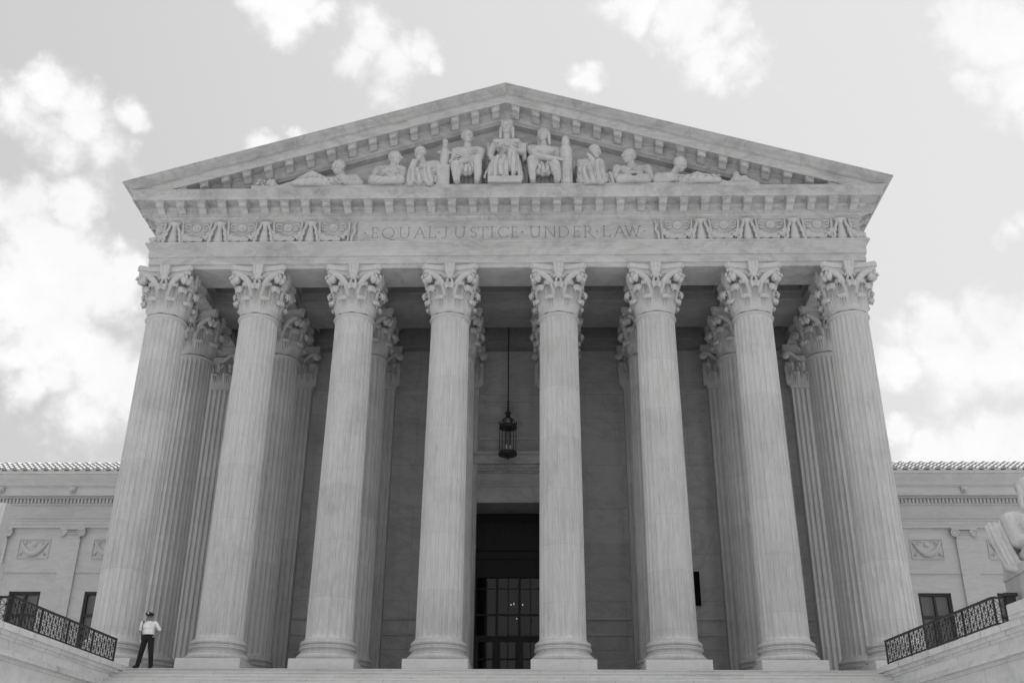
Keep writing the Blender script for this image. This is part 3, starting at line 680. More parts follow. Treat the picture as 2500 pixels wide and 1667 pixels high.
# --- wings on both sides
WY = 16.0
WPX = [22.25 + 3.72 * k for k in range(-1, 4)]; WWX = [20.37 + 3.78 * k for k in range(0, 4)]
wprof = [(0, GZ), (0, 7.0), (.05, 7.0), (.06, 7.2), (.0, 7.24), (0, 9.28)]
def sweep_x(mb, prof, x0, x1, y=WY):
    n = len(prof); mb.add([(x0, y - p, z) for p, z in prof] + [(x1, y - p, z) for p, z in prof], [(i, i+1, i+1+n, i+n) for i in range(n-1)])
cap_m = MB()
for sg in (-1, 1):
    cap_m.tube(spiral(Vector((sg*.47, -.12, .27)), Vector((-sg, 0, 0)), Vector((0, 0, 1)), .21, 22, 2.2), [.055 - .03*i/22 for i in range(23)], 6); cap_m.ball((sg*.47, -.08, .27), (.17, .06, .17), 12, 6)
cap_m.box(-.62, .62, -.16, 0, .44, .53); cap_m.box(-.34, .34, -.08, 0, .26, .42)
for i in range(6): cap_m.ball((-.26 + i*.104, -.09, .34), (.035, .05, .07), 8, 5)
cap_m.tube([(-.32, -.09, .23), (.32, -.09, .23)], .03, 6)
cap_m.box(-.4, .4, -.05, 0, 0, .25)
CAPW = cap_m.mesh('pilaster_capital', 'wing', smooth=True, angle=40)
pil = MB(); pil.box(-.43, .43, -.13, 0, GZ, 8.73); PILW = pil.mesh('wing_pilaster', 'wing')
rp = MB(); rp.box(-.8, .8, -.05, 0, .96, 1.02); rp.box(-.8, .8, -.05, 0, 0, .05); rp.box(-.8, -.75, -.05, 0, .05, .96); rp.box(.75, .8, -.05, 0, .05, .96)
rp.tube([(-.66 + 1.32*i/12, -.04, .84 - .62 * (1 - (-1 + 2*i/12) ** 2)) for i in range(13)], [.05 + .09 * math.sin(PI*i/12) for i in range(13)], 8)
rp.ball((0, -.03, .72), (.15, .06, .13), 12, 6)
for sg in (-1, 1): rp.tube([(sg*.2, -.03, .85), (sg*.4, -.04, .88), (sg*.48, -.04, .78), (sg*.4, -.04, .73)], .03, 6); rp.tube([(sg*.7, -.03, .2), (sg*.55, -.04, .3), (sg*.6, -.04, .15)], .03, 6); rp.ball((sg*.68, -.03, .84), (.06, .04, .08), 8, 5)
RELW = rp.mesh('relief_panel', 'wing', smooth=True, angle=40)
lh = MB(); lh.ball((0, -.06, 0), (.17, .14, .18), 10, 8); lh.ball((0, -.18, -.05), (.09, .1, .08), 10, 6); lh.ball((-.08, -.12, .1), .05); lh.ball((.08, -.12, .1), .05); lh.ball((0, -.24, -.02), (.04, .04, .03)); lh.ball((-.13, -.02, .14), .05); lh.ball((.13, -.02, .14), .05)
LION = lh.mesh('lion_head', 'figure', smooth=True, angle=60)
def window_parts(parent, x, z0, z1, w):
    fr = MB(); h = w / 2
    fr.box(x-h, x-h+.13, WY+.1, WY+.24, z0, z1); fr.box(x+h-.13, x+h, WY+.1, WY+.24, z0, z1); fr.box(x-h+.13, x+h-.13, WY+.1, WY+.24, z1-.14, z1); fr.box(x-h+.13, x+h-.13, WY+.1, WY+.24, z0, z0+.14)
    fr.box(x-.055, x+.055, WY+.11, WY+.22, z0+.14, z1-.14); fr.box(x-h+.13, x-.056, WY+.11, WY+.22, z1-1.2, z1-1.08); fr.box(x+.056, x+h-.13, WY+.11, WY+.22, z1-1.2, z1-1.08)
    f = fr.build('window', 'frame', parent)
    g = MB(); g.add([(x-h, WY+.17, z0), (x+h, WY+.17, z0), (x+h, WY+.17, z1), (x-h, WY+.17, z1)], [(0, 1, 2, 3)]); g.build('pane', 'glass', f)
    bl = MB()
    for k in range(int((z1 - z0) / .055)): zz = z1 - .1 - k * .055; bl.add([(x-h+.1, WY+.27, zz), (x+h-.1, WY+.27, zz), (x+h-.1, WY+.30, zz-.05), (x-h+.1, WY+.30, zz-.05)], [(0, 1, 2, 3)])
    bl.build('blind', 'blind', f)
    bk = MB(); bk.box(x-h, x+h, WY+.45, WY+.5, z0, z1); bk.build('room_back', 'dark', f)
for sg in (-1, 1):
    wb = MB(); xa, xb = 13.55, 37
    def bx(x0, x1, *r): wb.box(*(sorted((sg*x0, sg*x1))), *r)
    edges = [xa]
    for wx in WWX: edges += [wx - .79, wx + .79]
    edges.append(xb)
    for i in range(0, len(edges), 2): bx(edges[i], edges[i+1], WY, WY + .45, GZ, 6.1)
    for i in range(1, len(edges) - 1, 2): bx(edges[i], edges[i+1], WY, WY + .45, GZ, 2.4); 
    bx(xa, xb, WY, WY + .45, 6.1, 12.0)
    # string course broken by pilasters, entablature of the wing
    for i in range(len(WPX) - 1): bx(WPX[i] + .44, WPX[i+1] - .44, WY - .05, WY - .001, 7.02, 7.20)
    sweep_x(wb, [(0, 9.28), (.13, 9.28), (.13, 9.44), (.16, 9.445), (.16, 9.60), (.19, 9.605), (.19, 9.72), (.26, 9.74), (.27, 9.80), (.12, 9.81), (.12, 10.40), (.2, 10.44), (.22, 10.50), (.22, 10.72), (.36, 10.74), (.36, 10.80), (.62, 10.81), (.62, 11.22), (.66, 11.24), (.66, 11.30), (.70, 11.31)] + cyma(.70, 11.31, .86, 11.86, 6) + [(.90, 11.87), (.90, 12.02), (.3, 12.05)], sg*xa, sg*xb)
    wx = 14.0
    while wx < 36: bx(wx, wx + .10, WY - .34, WY - .22, 10.51, 10.715); wx += .185
    WING = wb.build('wing_wall', 'wing', CH, smooth=True, angle=25)
    for x in WPX[1:]:
        put('wing_pilaster', PILW, WING, (sg*x, WY, 0)); put('pilaster_capital', CAPW, WING, (sg*x, WY - .1, 8.72))
    for x in WWX: put('relief_panel', RELW, WING, (sg*x, WY - .001, 7.73))
    for x in (22.42, 26.1, 29.8): put('lion_head', LION, WING, (sg*x, WY - .63, 11.08))
    for x in WWX[:3]: window_parts(CH, sg*x, 2.4, 6.1, 1.58)
    # tiled roof
    rb = MB(); th = math.radians(25); ey, ez = WY - .78, 12.06; dy, dz = math.cos(th), math.sin(th)
    rb.add([(sg*xa, ey, ez), (sg*xb, ey, ez), (sg*xb, ey + 2.8*dy, ez + 2.8*dz), (sg*xa, ey + 2.8*dy, ez + 2.8*dz)], [(0, 1, 2, 3)])
    for rrow in range(6):
        xx = 13.7
        while xx < 32:
            s0, s1 = rrow * .46 - .02, rrow * .46 + .48
            vs = []
            for s, rr, lift in ((s0, .155, .05), (s1, .12, .01)):
                for k in range(7):
                    a = PI * k / 6; hgt = rr * math.sin(a) + lift
                    vs.append((sg * (xx + rr * math.cos(a)), ey + s*dy - hgt*dz, ez + s*dz + hgt*dy))
            rb.add(vs, [(k, k+1, k+8, k+7) for k in range(6)] + [tuple(range(7))])
            # the flat pan tile with raised lower edge
            rb.add([(sg*(xx+.12), ey + s0*dy - .045*dz, ez + s0*dz + .045*dy), (sg*(xx+.42), ey + s0*dy - .045*dz, ez + s0*dz + .045*dy), (sg*(xx+.42), ey + s1*dy, ez + s1*dz + .004), (sg*(xx+.12), ey + s1*dy, ez + s1*dz + .004),
                    (sg*(xx+.12), ey + s0*dy, ez + s0*dz), (sg*(xx+.42), ey + s0*dy, ez + s0*dz)], [(0, 1, 2, 3), (0, 4, 5, 1)])
            xx += .54
    rb.build('wing_roof', 'tile', CH, smooth=True, angle=50, recalc=False)

# ------------------------------------------------------------------ cheek walls beside the steps
def cheek(sg, far, near, yend, label):
    """far/near: (x,y) of the coping's inner edge"""
    root = empty('cheek_wall', (sg * 12.5, -1.3, GZ)); tag(root, label, 'wall')
    fx, fy = far; nx, ny = near; k = (nx - fx) / (ny - fy)
    def X(y): return fx + k * (y - fy)
    def slab(mb, inset, y0, y1, z0, z1, xo=19):
        vs = []
        for z in (z0, z1):
            for x, y in ((X(y0) + sg*inset, y0), (X(y1) + sg*inset, y1), (sg*xo, y1), (sg*xo, y0)): vs.append((x - root.location.x, y - root.location.y, z - root.location.z))
        mb.add(vs, [(0, 1, 2, 3), (7, 6, 5, 4), (0, 4, 5, 1), (1, 5, 6, 2), (2, 6, 7, 3), (3, 7, 4, 0)])
    w = MB(); slab(w, .22, yend, -1.30, GZ, -.62); slab(w, .16, yend, -1.18, -.619, -.30)
    w.build('wall_face', 'cheek', root)
    m = MB(); slab(m, .06, yend, -.98, -.70, -.64); slab(m, .10, yend, -1.0, -.639, -.58); slab(m, .13, yend, -1.05, -.579, -.54)
    m.build('moulding', 'coping', root)
    c = MB(); slab(c, 0, yend, -.85, -.11, .05); slab(c, .07, yend, -.92, -.22, -.111); slab(c, .12, yend, -1.0, -.30, -.221)
    c.build('coping', 'coping', root)
    return root, X, slab
CW_L, XL_, SL_L = cheek(-1, (-11.83, -1.2), (-12.28, -8.95), -16, 'pale stone flank wall left of the steps under the iron railing, near the officer')
CW_R, XR_, SL_R = cheek(1, (11.76, -1.3), (12.75, -9.3), -16, 'pale stone flank wall right of the steps below the right railing and statue')
b = MB(); SL_R(b, -.03, -16, -9.2, .051, .42); b.build('statue_block', 'cheek', CW_R)
b = MB(); SL_L(b, -.03, -16, -9.4, .051, .12); b.build('statue_block', 'cheek', CW_L)

# ------------------------------------------------------------------ iron railings
def railing(sg, X, y_far, y_near, side, label, ret):
    root = empty('iron_railing', (X(y_far), y_far, .05)); tag(root, label, 'railing', 'iron railings on the flank walls')
    H = .70; a0 = Vector((0, 0, 0)); a1 = Vector((X(y_near) - X(y_far), y_near - y_far, 0)); a2 = a1 + Vector((sg * ret, 0, 0))
    Zv = Vector((0, 0, 1))
    hr = MB(); hr.beam(a0 + Zv*H, a1 + Zv*H, .09, .05); hr.beam(a1 + Zv*H, a2 + Zv*H, .09, .05); hr.build('handrail', 'iron', root)
    lr = MB(); lr.beam(a0 + Zv*.06, a1 + Zv*.06, .04, .04); lr.beam(a1 + Zv*.06, a2 + Zv*.06, .04, .04); lr.build('bottom_rail', 'iron', root)
    def panel(p, q, n):
        mb = MB(); d = (q - p) / n; cell = (H - .10) / 2
        for i in range(n):
            for j in range(2):
                o = p + d * i + Zv * (.07 + j * cell); e = o + d; T = Zv * cell; m = o + d / 2 + T / 2
                mb.beam(o, o + T, .020); mb.beam(o, e, .014); mb.beam(o, e + T, .014); mb.beam(o + T, e, .014)
                mb.beam(o + d/2, o + d/2 + T, .013); mb.beam(o + T/2, e + T/2, .013); mb.ball(m, .03, 6, 4)
        mb.build('lattice_panel', 'iron', root)
    L1 = (a1 - a0).length; npan = 4
    for k in range(npan): panel(a0.lerp(a1, k / npan), a0.lerp(a1, (k + 1) / npan), 5)
    for k in range(npan + 1): p = a0.lerp(a1, k / npan); MB().beam(p, p + Zv * H, .05).build('post', 'iron', root)
    panel(a1, a2, max(1, round(ret / .33)))
    MB().beam(a2, a2 + Zv * (H + .0), .05).build('post', 'iron', root)
    return root, a2
RL, _ = railing(-1, lambda y: XL_(y) - .12, -2.05, -8.35, 1, 'black iron lattice railing on the left flank wall, beside the officer', 1.3)
RR, a2 = railing(1, lambda y: XR_(y) + .06, -2.1, -8.5, 1, 'black iron lattice railing on the right flank wall, below the seated statue', .32)
mb = MB(); p = Vector((a2.x, a2.y, 0)); mb.box(p.x - .02, p.x + .22, p.y - .1, p.y + .1, 0, .72); mb.box(p.x - .07, p.x + .27, p.y - .15, p.y + .15, .721, .80); mb.build('end_pier', 'iron', RR)

# ------------------------------------------------------------------ hanging lantern
LN = empty('hanging_lantern', (.005, 5.3, 9.2)); tag(LN, 'black iron lantern hanging on a long rod before the doorway', 'lantern')
b = MB(); b.tube([(0, 0, 2.5), (0, 0, 6.9)], .028, 8)
for k in range(3): b.lathe([(.01, -.07), (.045, -.03), (.05, 0), (.045, .03), (.01, .07)], (0, 0, 2.3 + k * .13), 8)
b.build('rod', 'iron', LN)
b = MB(); b.lathe([(.03, 1.85), (.10, 1.9), (.08, 1.98), (.15, 2.02), (.15, 2.05), (.07, 2.08), (.06, 2.2), (.02, 2.26)], n=12)
for k in range(6):
    a = k*PI/3; b.tube([(.33*math.cos(a), .33*math.sin(a), 1.5), (.24*math.cos(a), .24*math.sin(a), 1.72), (.06*math.cos(a), .06*math.sin(a), 1.88)], .02, 6)
    b.lathe([(.005, 0), (.035, .03), (.02, .07), (.03, .1), (.004, .17)], (.36*math.cos(a), .36*math.sin(a), 1.52), 6)
b.lathe([(.30, 1.34), (.37, 1.36), (.37, 1.42), (.34, 1.44), (.36, 1.5), (.30, 1.52)], n=24)
b.build('crown', 'iron', LN)
for k in range(6):
    a = k*PI/3 + .25; MB().tube([(.345*math.cos(a), .345*math.sin(a), .3), (.345*math.cos(a), .345*math.sin(a), 1.4)], .017, 6).build('bar', 'iron', LN)
b = MB(); b.lathe([(.28, .16), (.38, .19), (.39, .26), (.36, .3), (.37, .33), (.30, .35)], n=24)
b.tube([(-.3, 0, .2), (.3, 0, .2)], .02, 6); b.tube([(0, -.3, .2), (0, .3, .2)], .02, 6); b.lathe([(.005, -.0), (.05, .06), (.03, .12), (.1, .16), (.1, .22)], n=12); b.build('base_ring', 'iron', LN)
b = MB(); b.lathe([(.10, .3), (.10, 1.35)], n=16); b.build('glass_chimney', 'glass', LN, smooth=True)
b = MB()
for k in range(3): a = k*2*PI/3; b.tube([(.1*math.cos(a), .1*math.sin(a), .3), (.1*math.cos(a), .1*math.sin(a), .62)], .03, 8)
b.build('candle', 'shirt', LN)

# ------------------------------------------------------------------ sculpted figures
class Fig(MB):
    def c(s, a, ra, b2, rb): s.capsule(a, ra, b2, rb); return s
    def limb(s, pts, rs):
        for i in range(len(pts) - 1): s.capsule(pts[i], rs[i], pts[i+1], rs[i+1])
        return s
    def e(s, c, r, rz=0, rx=0, ry=0): s.ball(c, r, 14, 9, Euler((rx, ry, rz)).to_matrix()); return s
    def head(s, c, k, yaw=0, pitch=0, hair='short', beard=False):
        """k = half height of the head; yaw 0 looks to -y"""
        q = Euler((pitch, 0, yaw)).to_matrix(); c = Vector(c)
        def at(x, y, z): return c + q @ Vector((x*k, y*k, z*k))
        s.ball(at(0, .06, .18), (.72*k, .86*k, .80*k), 14, 10, q); s.ball(at(0, -.16, -.36), (.52*k, .62*k, .58*k), 12, 8, q)
        s.ball(at(0, -.36, -.74), (.26*k, .26*k, .2*k), 10, 6, q)
        s.capsule(at(0, -.76, .12), .09*k, at(0, -.96, -.22), .13*k, 8)              # nose
        for sg in (-1, 1):
            s.ball(at(sg*.28, -.72, .2), (.2*k, .1*k, .07*k), 8, 5, q); s.ball(at(sg*.70, .05, -.05), (.1*k, .18*k, .26*k), 8, 5, q); s.ball(at(sg*.3, -.62, -.22), (.2*k, .18*k, .2*k), 8, 5, q)
        s.ball(at(0, -.74, -.45), (.2*k, .1*k, .06*k), 8, 5, q); s.ball(at(0, -.72, -.55), (.17*k, .1*k, .06*k), 8, 5, q)
        if hair == 'short': s.ball(at(0, .16, .32), (.77*k, .86*k, .76*k), 12, 8, q)
        if hair == 'long':
            s.ball(at(0, .14, .3), (.82*k, .9*k, .8*k), 12, 8, q)
            for sg in (-1, 1): s.capsule(at(sg*.72, .1, .1), .24*k, at(sg*.78, .15, -1.35), .2*k)
        if beard: s.ball(at(0, -.5, -.78), (.42*k, .34*k, .42*k), 10, 7, q)
        return s
    def hand(s, w, d, up, k, curl=.5):
        """wrist w, pointing d, back of the hand towards up"""
        w, d, up = Vector(w), Vector(d).normalized(), Vector(up); up = (up - d*up.dot(d)).normalized(); sd = d.cross(up)
        s.capsule(w, .30*k, w + d*.75*k, .34*k)
        for i, (off, ln) in enumerate(((-.36, .75), (-.12, .9), (.12, .85), (.34, .66))):
            a = w + d*.9*k + sd*off*k; b2 = a + (d*(1 - curl*.4) - up*curl*.5)*ln*.55*k; c2 = b2 + (d*(1 - curl) - up*curl)*ln*.45*k
            s.capsule(a - d*.25*k, .15*k, b2, .125*k, 6); s.capsule(b2, .125*k, c2, .1*k, 6)
        a = w + d*.25*k - sd*.3*k; s.capsule(a, .15*k, a - sd*.3*k + d*.35*k, .13*k, 6); s.capsule(a - sd*.3*k + d*.35*k, .13*k, a - sd*.3*k + d*.75*k - up*.1*k, .1*k, 6)
        return s
    def folds(s, pairs, r, r2=None):
        for a, b2 in pairs: s.capsule((a[0], a[1]-.018, a[2]), r*.8, (b2[0], b2[1]-.022, b2[2]), (r2 or r)*.8, 8)
        return s
    def slab(s, x0, x1, y0, y1, z0, z1): s.box(x0, x1, y0, y1, z0, z1); return s
VX = .018
GRP = 'carved figures in the gable'
def fig(mb, name, label, cat='statue', vox=VX, sm=1, mat='figure', sc=None, drape=()):
    if sc: mb.v = [(sc[0] + (x - sc[0]) * sc[1], -.75 + (y + .75) * min(sc[1], 1.05), PLZ + (z - PLZ) * sc[1]) for x, y, z in mb.v]
    o = voxel(mb, name, mat, vox, sm); tag(o, label, cat, GRP)
    vs = o.data.vertices; off = [None] * len(vs)
    for kind, xc, xw, z0, z1, fq, amp in drape:               # ridged cloth folds carved into the surface
        for v in vs:
            x, y, z = v.co
            if not (z0 < z < z1 and abs(x - xc) < xw and v.normal.y < .3): continue
            fade = min(1, (z - z0) / .08, (z1 - z) / .12, (xw - abs(x - xc)) / .08)
            if kind == 'hang': ph = fq * (x - xc) / (.55 + .45 * (z1 - z) / (z1 - z0)) + 1.3 * math.sin(3.1 * z + 2 * x)
            else: ph = fq * (z + .9 * abs(x - xc + .05 * math.sin(7 * z))) + .8 * math.sin(4 * x)
            rdg = (1 - abs(math.sin(ph))) ** 1.6
            off[v.index] = v.normal * (amp * fade * (.35 - rdg))
    for v in vs:
        if off[v.index] is not None: v.co += off[v.index]
    return o

# 1 enthroned woman with a spiked crown, the tallest and central one
f = Fig(); x = .05
f.slab(x-.70, x+.62, -1.62, -.70, PLZ-.02, 18.36); f.slab(x-.62, x+.62, -.92, -.68, 18.3, 20.2)
f.slab(x-.80, x-.70, -.90, -.70, 19.8, 20.45); f.slab(x+.74, x+.84, -.90, -.70, 19.8, 20.45); f.slab(x-.84, x+.86, -.88, -.7, 18.1, 19.9)
f.head((x, -1.12, 20.98), 0.324, 0, 0, 'long')
for i in range(7): a = -1.15 + i*.383; f.c((x + .21*math.sin(a), -1.1 - .1*math.cos(a), 21.16), .05, (x + .27*math.sin(a), -1.12 - .14*math.cos(a), 21.30 + .07*math.cos(a)), .018)
f.c((x, -1.02, 20.38), .15, (x, -1.08, 20.78), .14)
f.c((x-.36, -1.0, 20.24), .19, (x+.36, -1.0, 20.24), .19); f.e((x, -1.06, 20.05), (.44, .28, .36)); f.e((x, -1.02, 19.65), (.36, .27, .42)); f.e((x, -1.05, 19.25), (.54, .36, .34))
f.e((x-.19, -1.28, 20.02), (.17, .13, .16)); f.e((x+.19, -1.28, 20.02), (.17, .13, .16))
f.c((x-.46, -1.16, 20.32), .10, (x+.46, -1.16, 20.32), .10); f.c((x-.42, -1.22, 20.24), .05, (x+.42, -1.22, 20.24), .05)
f.limb([(x-.50, -1.0, 20.22), (x-.64, -1.15, 19.68), (x-.52, -1.42, 19.22)], [.17, .14, .09]); f.hand((x-.50, -1.46, 19.16), (.1, -.4, -1), (-1, -.4, 0), .13)
f.limb([(x+.50, -1.0, 20.22), (x+.66, -1.15, 19.76), (x+.12, -1.44, 19.72)], [.17, .15, .10]); f.hand((x+.08, -1.46, 19.72), (-1, -.2, 0), (0, -1, .3), .13)
f.c((x+.66, -1.15, 20.1), .13, (x+.72, -1.12, 19.45), .10); f.c((x-.66, -1.1, 20.0), .1, (x-.70, -1.1, 19.5), .06)
f.limb([(x-.18, -1.08, 19.25), (x-.36, -1.52, 19.10), (x-.42, -1.46, 18.50)], [.28, .22, .19]); f.limb([(x+.20, -1.08, 19.3), (x+.24, -1.58, 19.52), (x+.28, -1.50, 18.66)], [.27, .20, .17])
f.c((x-.34, -1.50, 18.75), .19, (x-.05, -1.48, 18.72), .17); f.c((x-.1, -1.38, 19.3), .2, (x-.1, -1.40, 18.45), .2)
f.folds([((x-.08, -1.55, 19.3), (x-.22, -1.62, 18.45)), ((x+.0, -1.58, 19.3), (x-.1, -1.62, 18.42)), ((x+.05, -1.5, 19.35), (x+.02, -1.6, 18.42)), ((x+.44, -1.48, 19.4), (x+.50, -1.5, 18.4)), ((x+.50, -1.35, 19.2), (x+.62, -1.42, 18.32)), ((x-.62, -1.4, 19.1), (x-.82, -1.45, 18.4)), ((x-.56, -1.45, 19.0), (x-.66, -1.5, 18.42))], .055, .075)
f.folds([((x-.34+.09*i, -1.30, 19.55), (x-.28+.1*i, -1.34, 19.28)) for i in range(7)], .035, .04)
f.folds([((x-.45, -1.35, 19.42), (x+.1, -1.45, 19.32)), ((x-.4, -1.38, 19.32), (x+.05, -1.5, 19.2))], .05)
f.limb([(x+.02, -1.56, 18.42), (x+.02, -1.72, 18.40)], [.1, .07]); f.limb([(x+.26, -1.52, 18.42), (x+.27, -1.7, 18.40)], [.1, .07])
fig(f, 'crowned_statue', 'carved enthroned woman with spiked crown at the gable centre, between the two guardians', drape=[('hang', .05, .85, 18.36, 19.45, 11, .085), ('v', .05, .42, 19.4, 20.2, 11, .05)])

# 2 right guardian holding the tall bundle of rods
f = Fig(); x = 1.53
f.head((x-.02, -1.12, 20.60), 0.324, -.55, .05, 'long'); f.c((x, -1.0, 20.05), .17, (x, -1.06, 20.45), .15)
f.c((x-.42, -1.0, 20.0), .21, (x+.42, -.98, 19.92), .21); f.e((x, -1.08, 19.78), (.50, .30, .36)); f.e((x-.2, -1.28, 19.8), (.24, .13, .17)); f.e((x+.2, -1.28, 19.78), (.24, .13, .17)); f.e((x-.02, -1.04, 19.35), (.38, .28, .42)); f.e((x, -1.05, 18.98), (.50, .36, .30))
f.limb([(x-.5, -1.05, 19.98), (x-.32, -1.38, 19.42), (x+.48, -1.52, 19.18)], [.2, .16, .10]); f.hand((x+.50, -1.52, 19.18), (1, .1, .05), (0, -1, .2), .17, .25)
f.limb([(x+.52, -1.0, 19.9), (x+.62, -1.05, 19.4), (x+.72, -1.2, 19.2)], [.2, .15, .1])
f.limb([(x-.2, -1.1, 19.0), (x-.46, -1.50, 19.17), (x-.46, -1.45, 18.62), (x-.43, -1.45, 18.2)], [.25, .20, .16, .11]); f.c((x-.43, -1.45, 18.17), .1, (x-.44, -1.68, 18.16), .08)
f.limb([(x+.2, -1.1, 18.98), (x+.42, -1.52, 18.88), (x+.52, -1.40, 18.5), (x+.5, -1.35, 18.2)], [.27, .23, .17, .12]); f.c((x+.5, -1.4, 18.17), .1, (x+.55, -1.6, 18.16), .08)
f.e((x, -1.4, 18.72), (.36, .16, .24)); f.folds([((x-.36, -1.48, 19.05), (x-.05, -1.56, 18.62)), ((x-.25, -1.48, 19.05), (x+.02, -1.58, 18.55)), ((x+.3, -1.5, 19.0), (x+.05, -1.58, 18.52)), ((x-.1, -1.45, 19.1), (x+.0, -1.56, 18.6)), ((x+.15, -1.45, 19.1), (x+.08, -1.56, 18.6))], .05)
f.slab(x-.55, x+.6, -.95, -.68, 18.05, 18.9)
fig(f, 'guardian_statue', 'carved bare chested man right of the crowned woman, reaching to a bundle of rods', drape=[('hang', 1.53, .36, 18.4, 19.1, 15, .07)])
f = Fig(); xf = 2.40
f.lathe([(.05, PLZ-.02), (.23, PLZ), (.24, 18.25), (.22, 18.3), (.235, 19.0), (.225, 19.05), (.23, 19.8), (.215, 19.9), (.12, 20.0), (.15, 20.05), (.17, 20.2), (.14, 20.38), (.06, 20.48)], (xf, -1.25, 0), 20)
for k in range(12): a = k*PI/6; f.c((xf + .215*math.cos(a), -1.25 + .215*math.sin(a), PLZ + .05), .045, (xf + .20*math.cos(a), -1.25 + .20*math.sin(a), 19.8), .045)
for z in (18.2, 18.75, 19.35, 19.7): f.lathe([(.1, z-.04), (.265, z-.03), (.265, z+.03), (.1, z+.04)], (xf, -1.25, 0), 20)
fig(f, 'rod_bundle', 'carved upright bundle of rods with knobbed top beside the right guardian', 'carving', .026, 1)

# 3 left guardian with tablets
f = Fig(); x = -1.52
f.head((x, -1.12, 20.55), 0.336, .35, .0, 'short'); f.c((x, -1.0, 19.95), .17, (x, -1.06, 20.4), .15)
f.c((x-.40, -1.0, 19.92), .21, (x+.42, -1.0, 19.95), .21); f.e((x, -1.06, 19.7), (.48, .29, .36)); f.e((x, -1.02, 19.3), (.40, .28, .42)); f.e((x, -1.05, 18.98), (.50, .36, .30))
f.limb([(x+.52, -1.0, 19.92), (x+.50, -1.25, 19.40), (x-.22, -1.48, 19.12)], [.2, .15, .10]); f.hand((x-.25, -1.49, 19.11), (-1, -.1, .05), (0, -1, .3), .15, .3)
f.limb([(x-.5, -1.0, 19.9), (x-.56, -1.02, 19.5), (x-.62, -1.25, 19.25)], [.19, .14, .1])
f.limb([(x-.2, -1.1, 19.0), (x-.38, -1.56, 18.88), (x-.36, -1.48, 18.5), (x-.33, -1.45, 18.2)], [.27, .23, .17, .12]); f.limb([(x+.2, -1.1, 19.02), (x+.42, -1.5, 19.22), (x+.48, -1.46, 18.65), (x+.44, -1.42, 18.2)], [.25, .20, .16, .11])
f.c((x+.44, -1.44, 18.17), .1, (x+.46, -1.66, 18.16), .08); f.c((x-.34, -1.46, 18.17), .1, (x-.38, -1.66, 18.16), .08)
f.e((x+.02, -1.42, 18.78), (.34, .15, .26)); f.folds([((x-.3, -1.5, 19.0), (x+.0, -1.58, 18.6)), ((x-.2, -1.48, 19.05), (x+.08, -1.58, 18.58)), ((x+.35, -1.5, 19.15), (x+.14, -1.58, 18.58)), ((x-.38, -1.28, 19.62), (x+.3, -1.3, 19.8)), ((x-.4, -1.26, 19.5), (x+.32, -1.3, 19.68)), ((x-.4, -1.25, 19.4), (x+.3, -1.28, 19.5))], .045)
f.slab(x-.55, x+.6, -.95, -.68, 18.05, 18.9)
fig(f, 'guardian_statue', 'carved man left of the crowned woman, forearm laid across a block under a hilted column', drape=[('hang', -1.5, .36, 18.4, 19.1, 15, .07), ('v', -1.52, .48, 19.15, 20.0, 11, .045)])
f = Fig(); xs = -2.42
f.slab(xs-.27, xs+.27, -1.45, -.75, PLZ-.02, 19.05); f.e((xs, -1.1, 19.05), (.29, .36, .12)); f.c((xs, -1.15, 19.0), .2, (xs+.02, -1.15, 19.85), .17); f.c((xs-.22, -1.15, 19.82), .06, (xs+.24, -1.15, 19.78), .06); f.c((xs, -1.15, 19.8), .13, (xs+.02, -1.15, 20.2), .12); f.e((xs+.02, -1.15, 20.32), (.13, .13, .12)); f.e((xs+.05, -1.3, 20.05), (.10, .1, .1))
fig(f, 'hilted_column', 'carved upright column with rounded knob top standing left of the left guardian', 'carving', .028, 3)

# 4 old man leaning, wrapped in drapery, left
f = Fig(); x = -3.1
f.head((x-.28, -1.2, 19.72), 0.312, -.5, .25, 'short', True); f.c((x-.18, -1.08, 19.3), .16, (x-.25, -1.14, 19.6), .14)
f.c((x-.40, -1.05, 19.2), .19, (x+.30, -1.02, 19.28), .21); f.e((x, -1.08, 19.02), (.46, .3, .34)); f.e((x, -1.06, 18.65), (.44, .32, .38)); f.e((x-.1, -1.12, 18.35), (.62, .38, .28)); f.e((x-.18, -1.22, 18.36), (.74, .34, .40))
f.limb([(x+.42, -1.05, 19.25), (x+.46, -1.22, 18.78), (x+.08, -1.46, 18.72)], [.2, .15, .1]); f.hand((x+.06, -1.47, 18.72), (-1, -.1, -.2), (0, -1, .4), .14, .4)
f.limb([(x-.45, -1.05, 19.15), (x-.6, -1.2, 18.85), (x-.42, -1.34, 19.25)], [.18, .14, .1]); f.c((x-.5, -1.3, 19.3), .1, (x-.62, -1.25, 18.7), .16)
f.limb([(x-.2, -1.15, 18.4), (x-.45, -1.5, 18.65), (x-.55, -1.45, 18.15)], [.26, .21, .17]); f.limb([(x+.15, -1.15, 18.4), (x+.12, -1.52, 18.6), (x+.18, -1.46, 18.15)], [.26, .22, .18])
f.c((x-.72, -1.3, 18.2), .14, (x-.55, -1.35, 18.8), .12); f.c((x-.2, -1.48, 18.2), .18, (x-.15, -1.45, 18.5), .18)
f.folds([((x-.5+.11*i, -1.50-.02*(i % 2), 18.9-.06*i), (x-.62+.13*i, -1.56, 18.14)) for i in range(9)], .045, .055)
f.folds([((x-.52, -1.32, 19.05), (x+.15, -1.5, 18.55)), ((x-.5, -1.34, 18.92), (x+.1, -1.52, 18.46)), ((x-.48, -1.36, 18.8), (x+.0, -1.54, 18.42))], .045)
fig(f, 'draped_statue', 'carved bearded old man in heavy folds, beside the hilted column, leaning forward', drape=[('hang', -3.2, .95, 18.1, 19.0, 10, .09)])

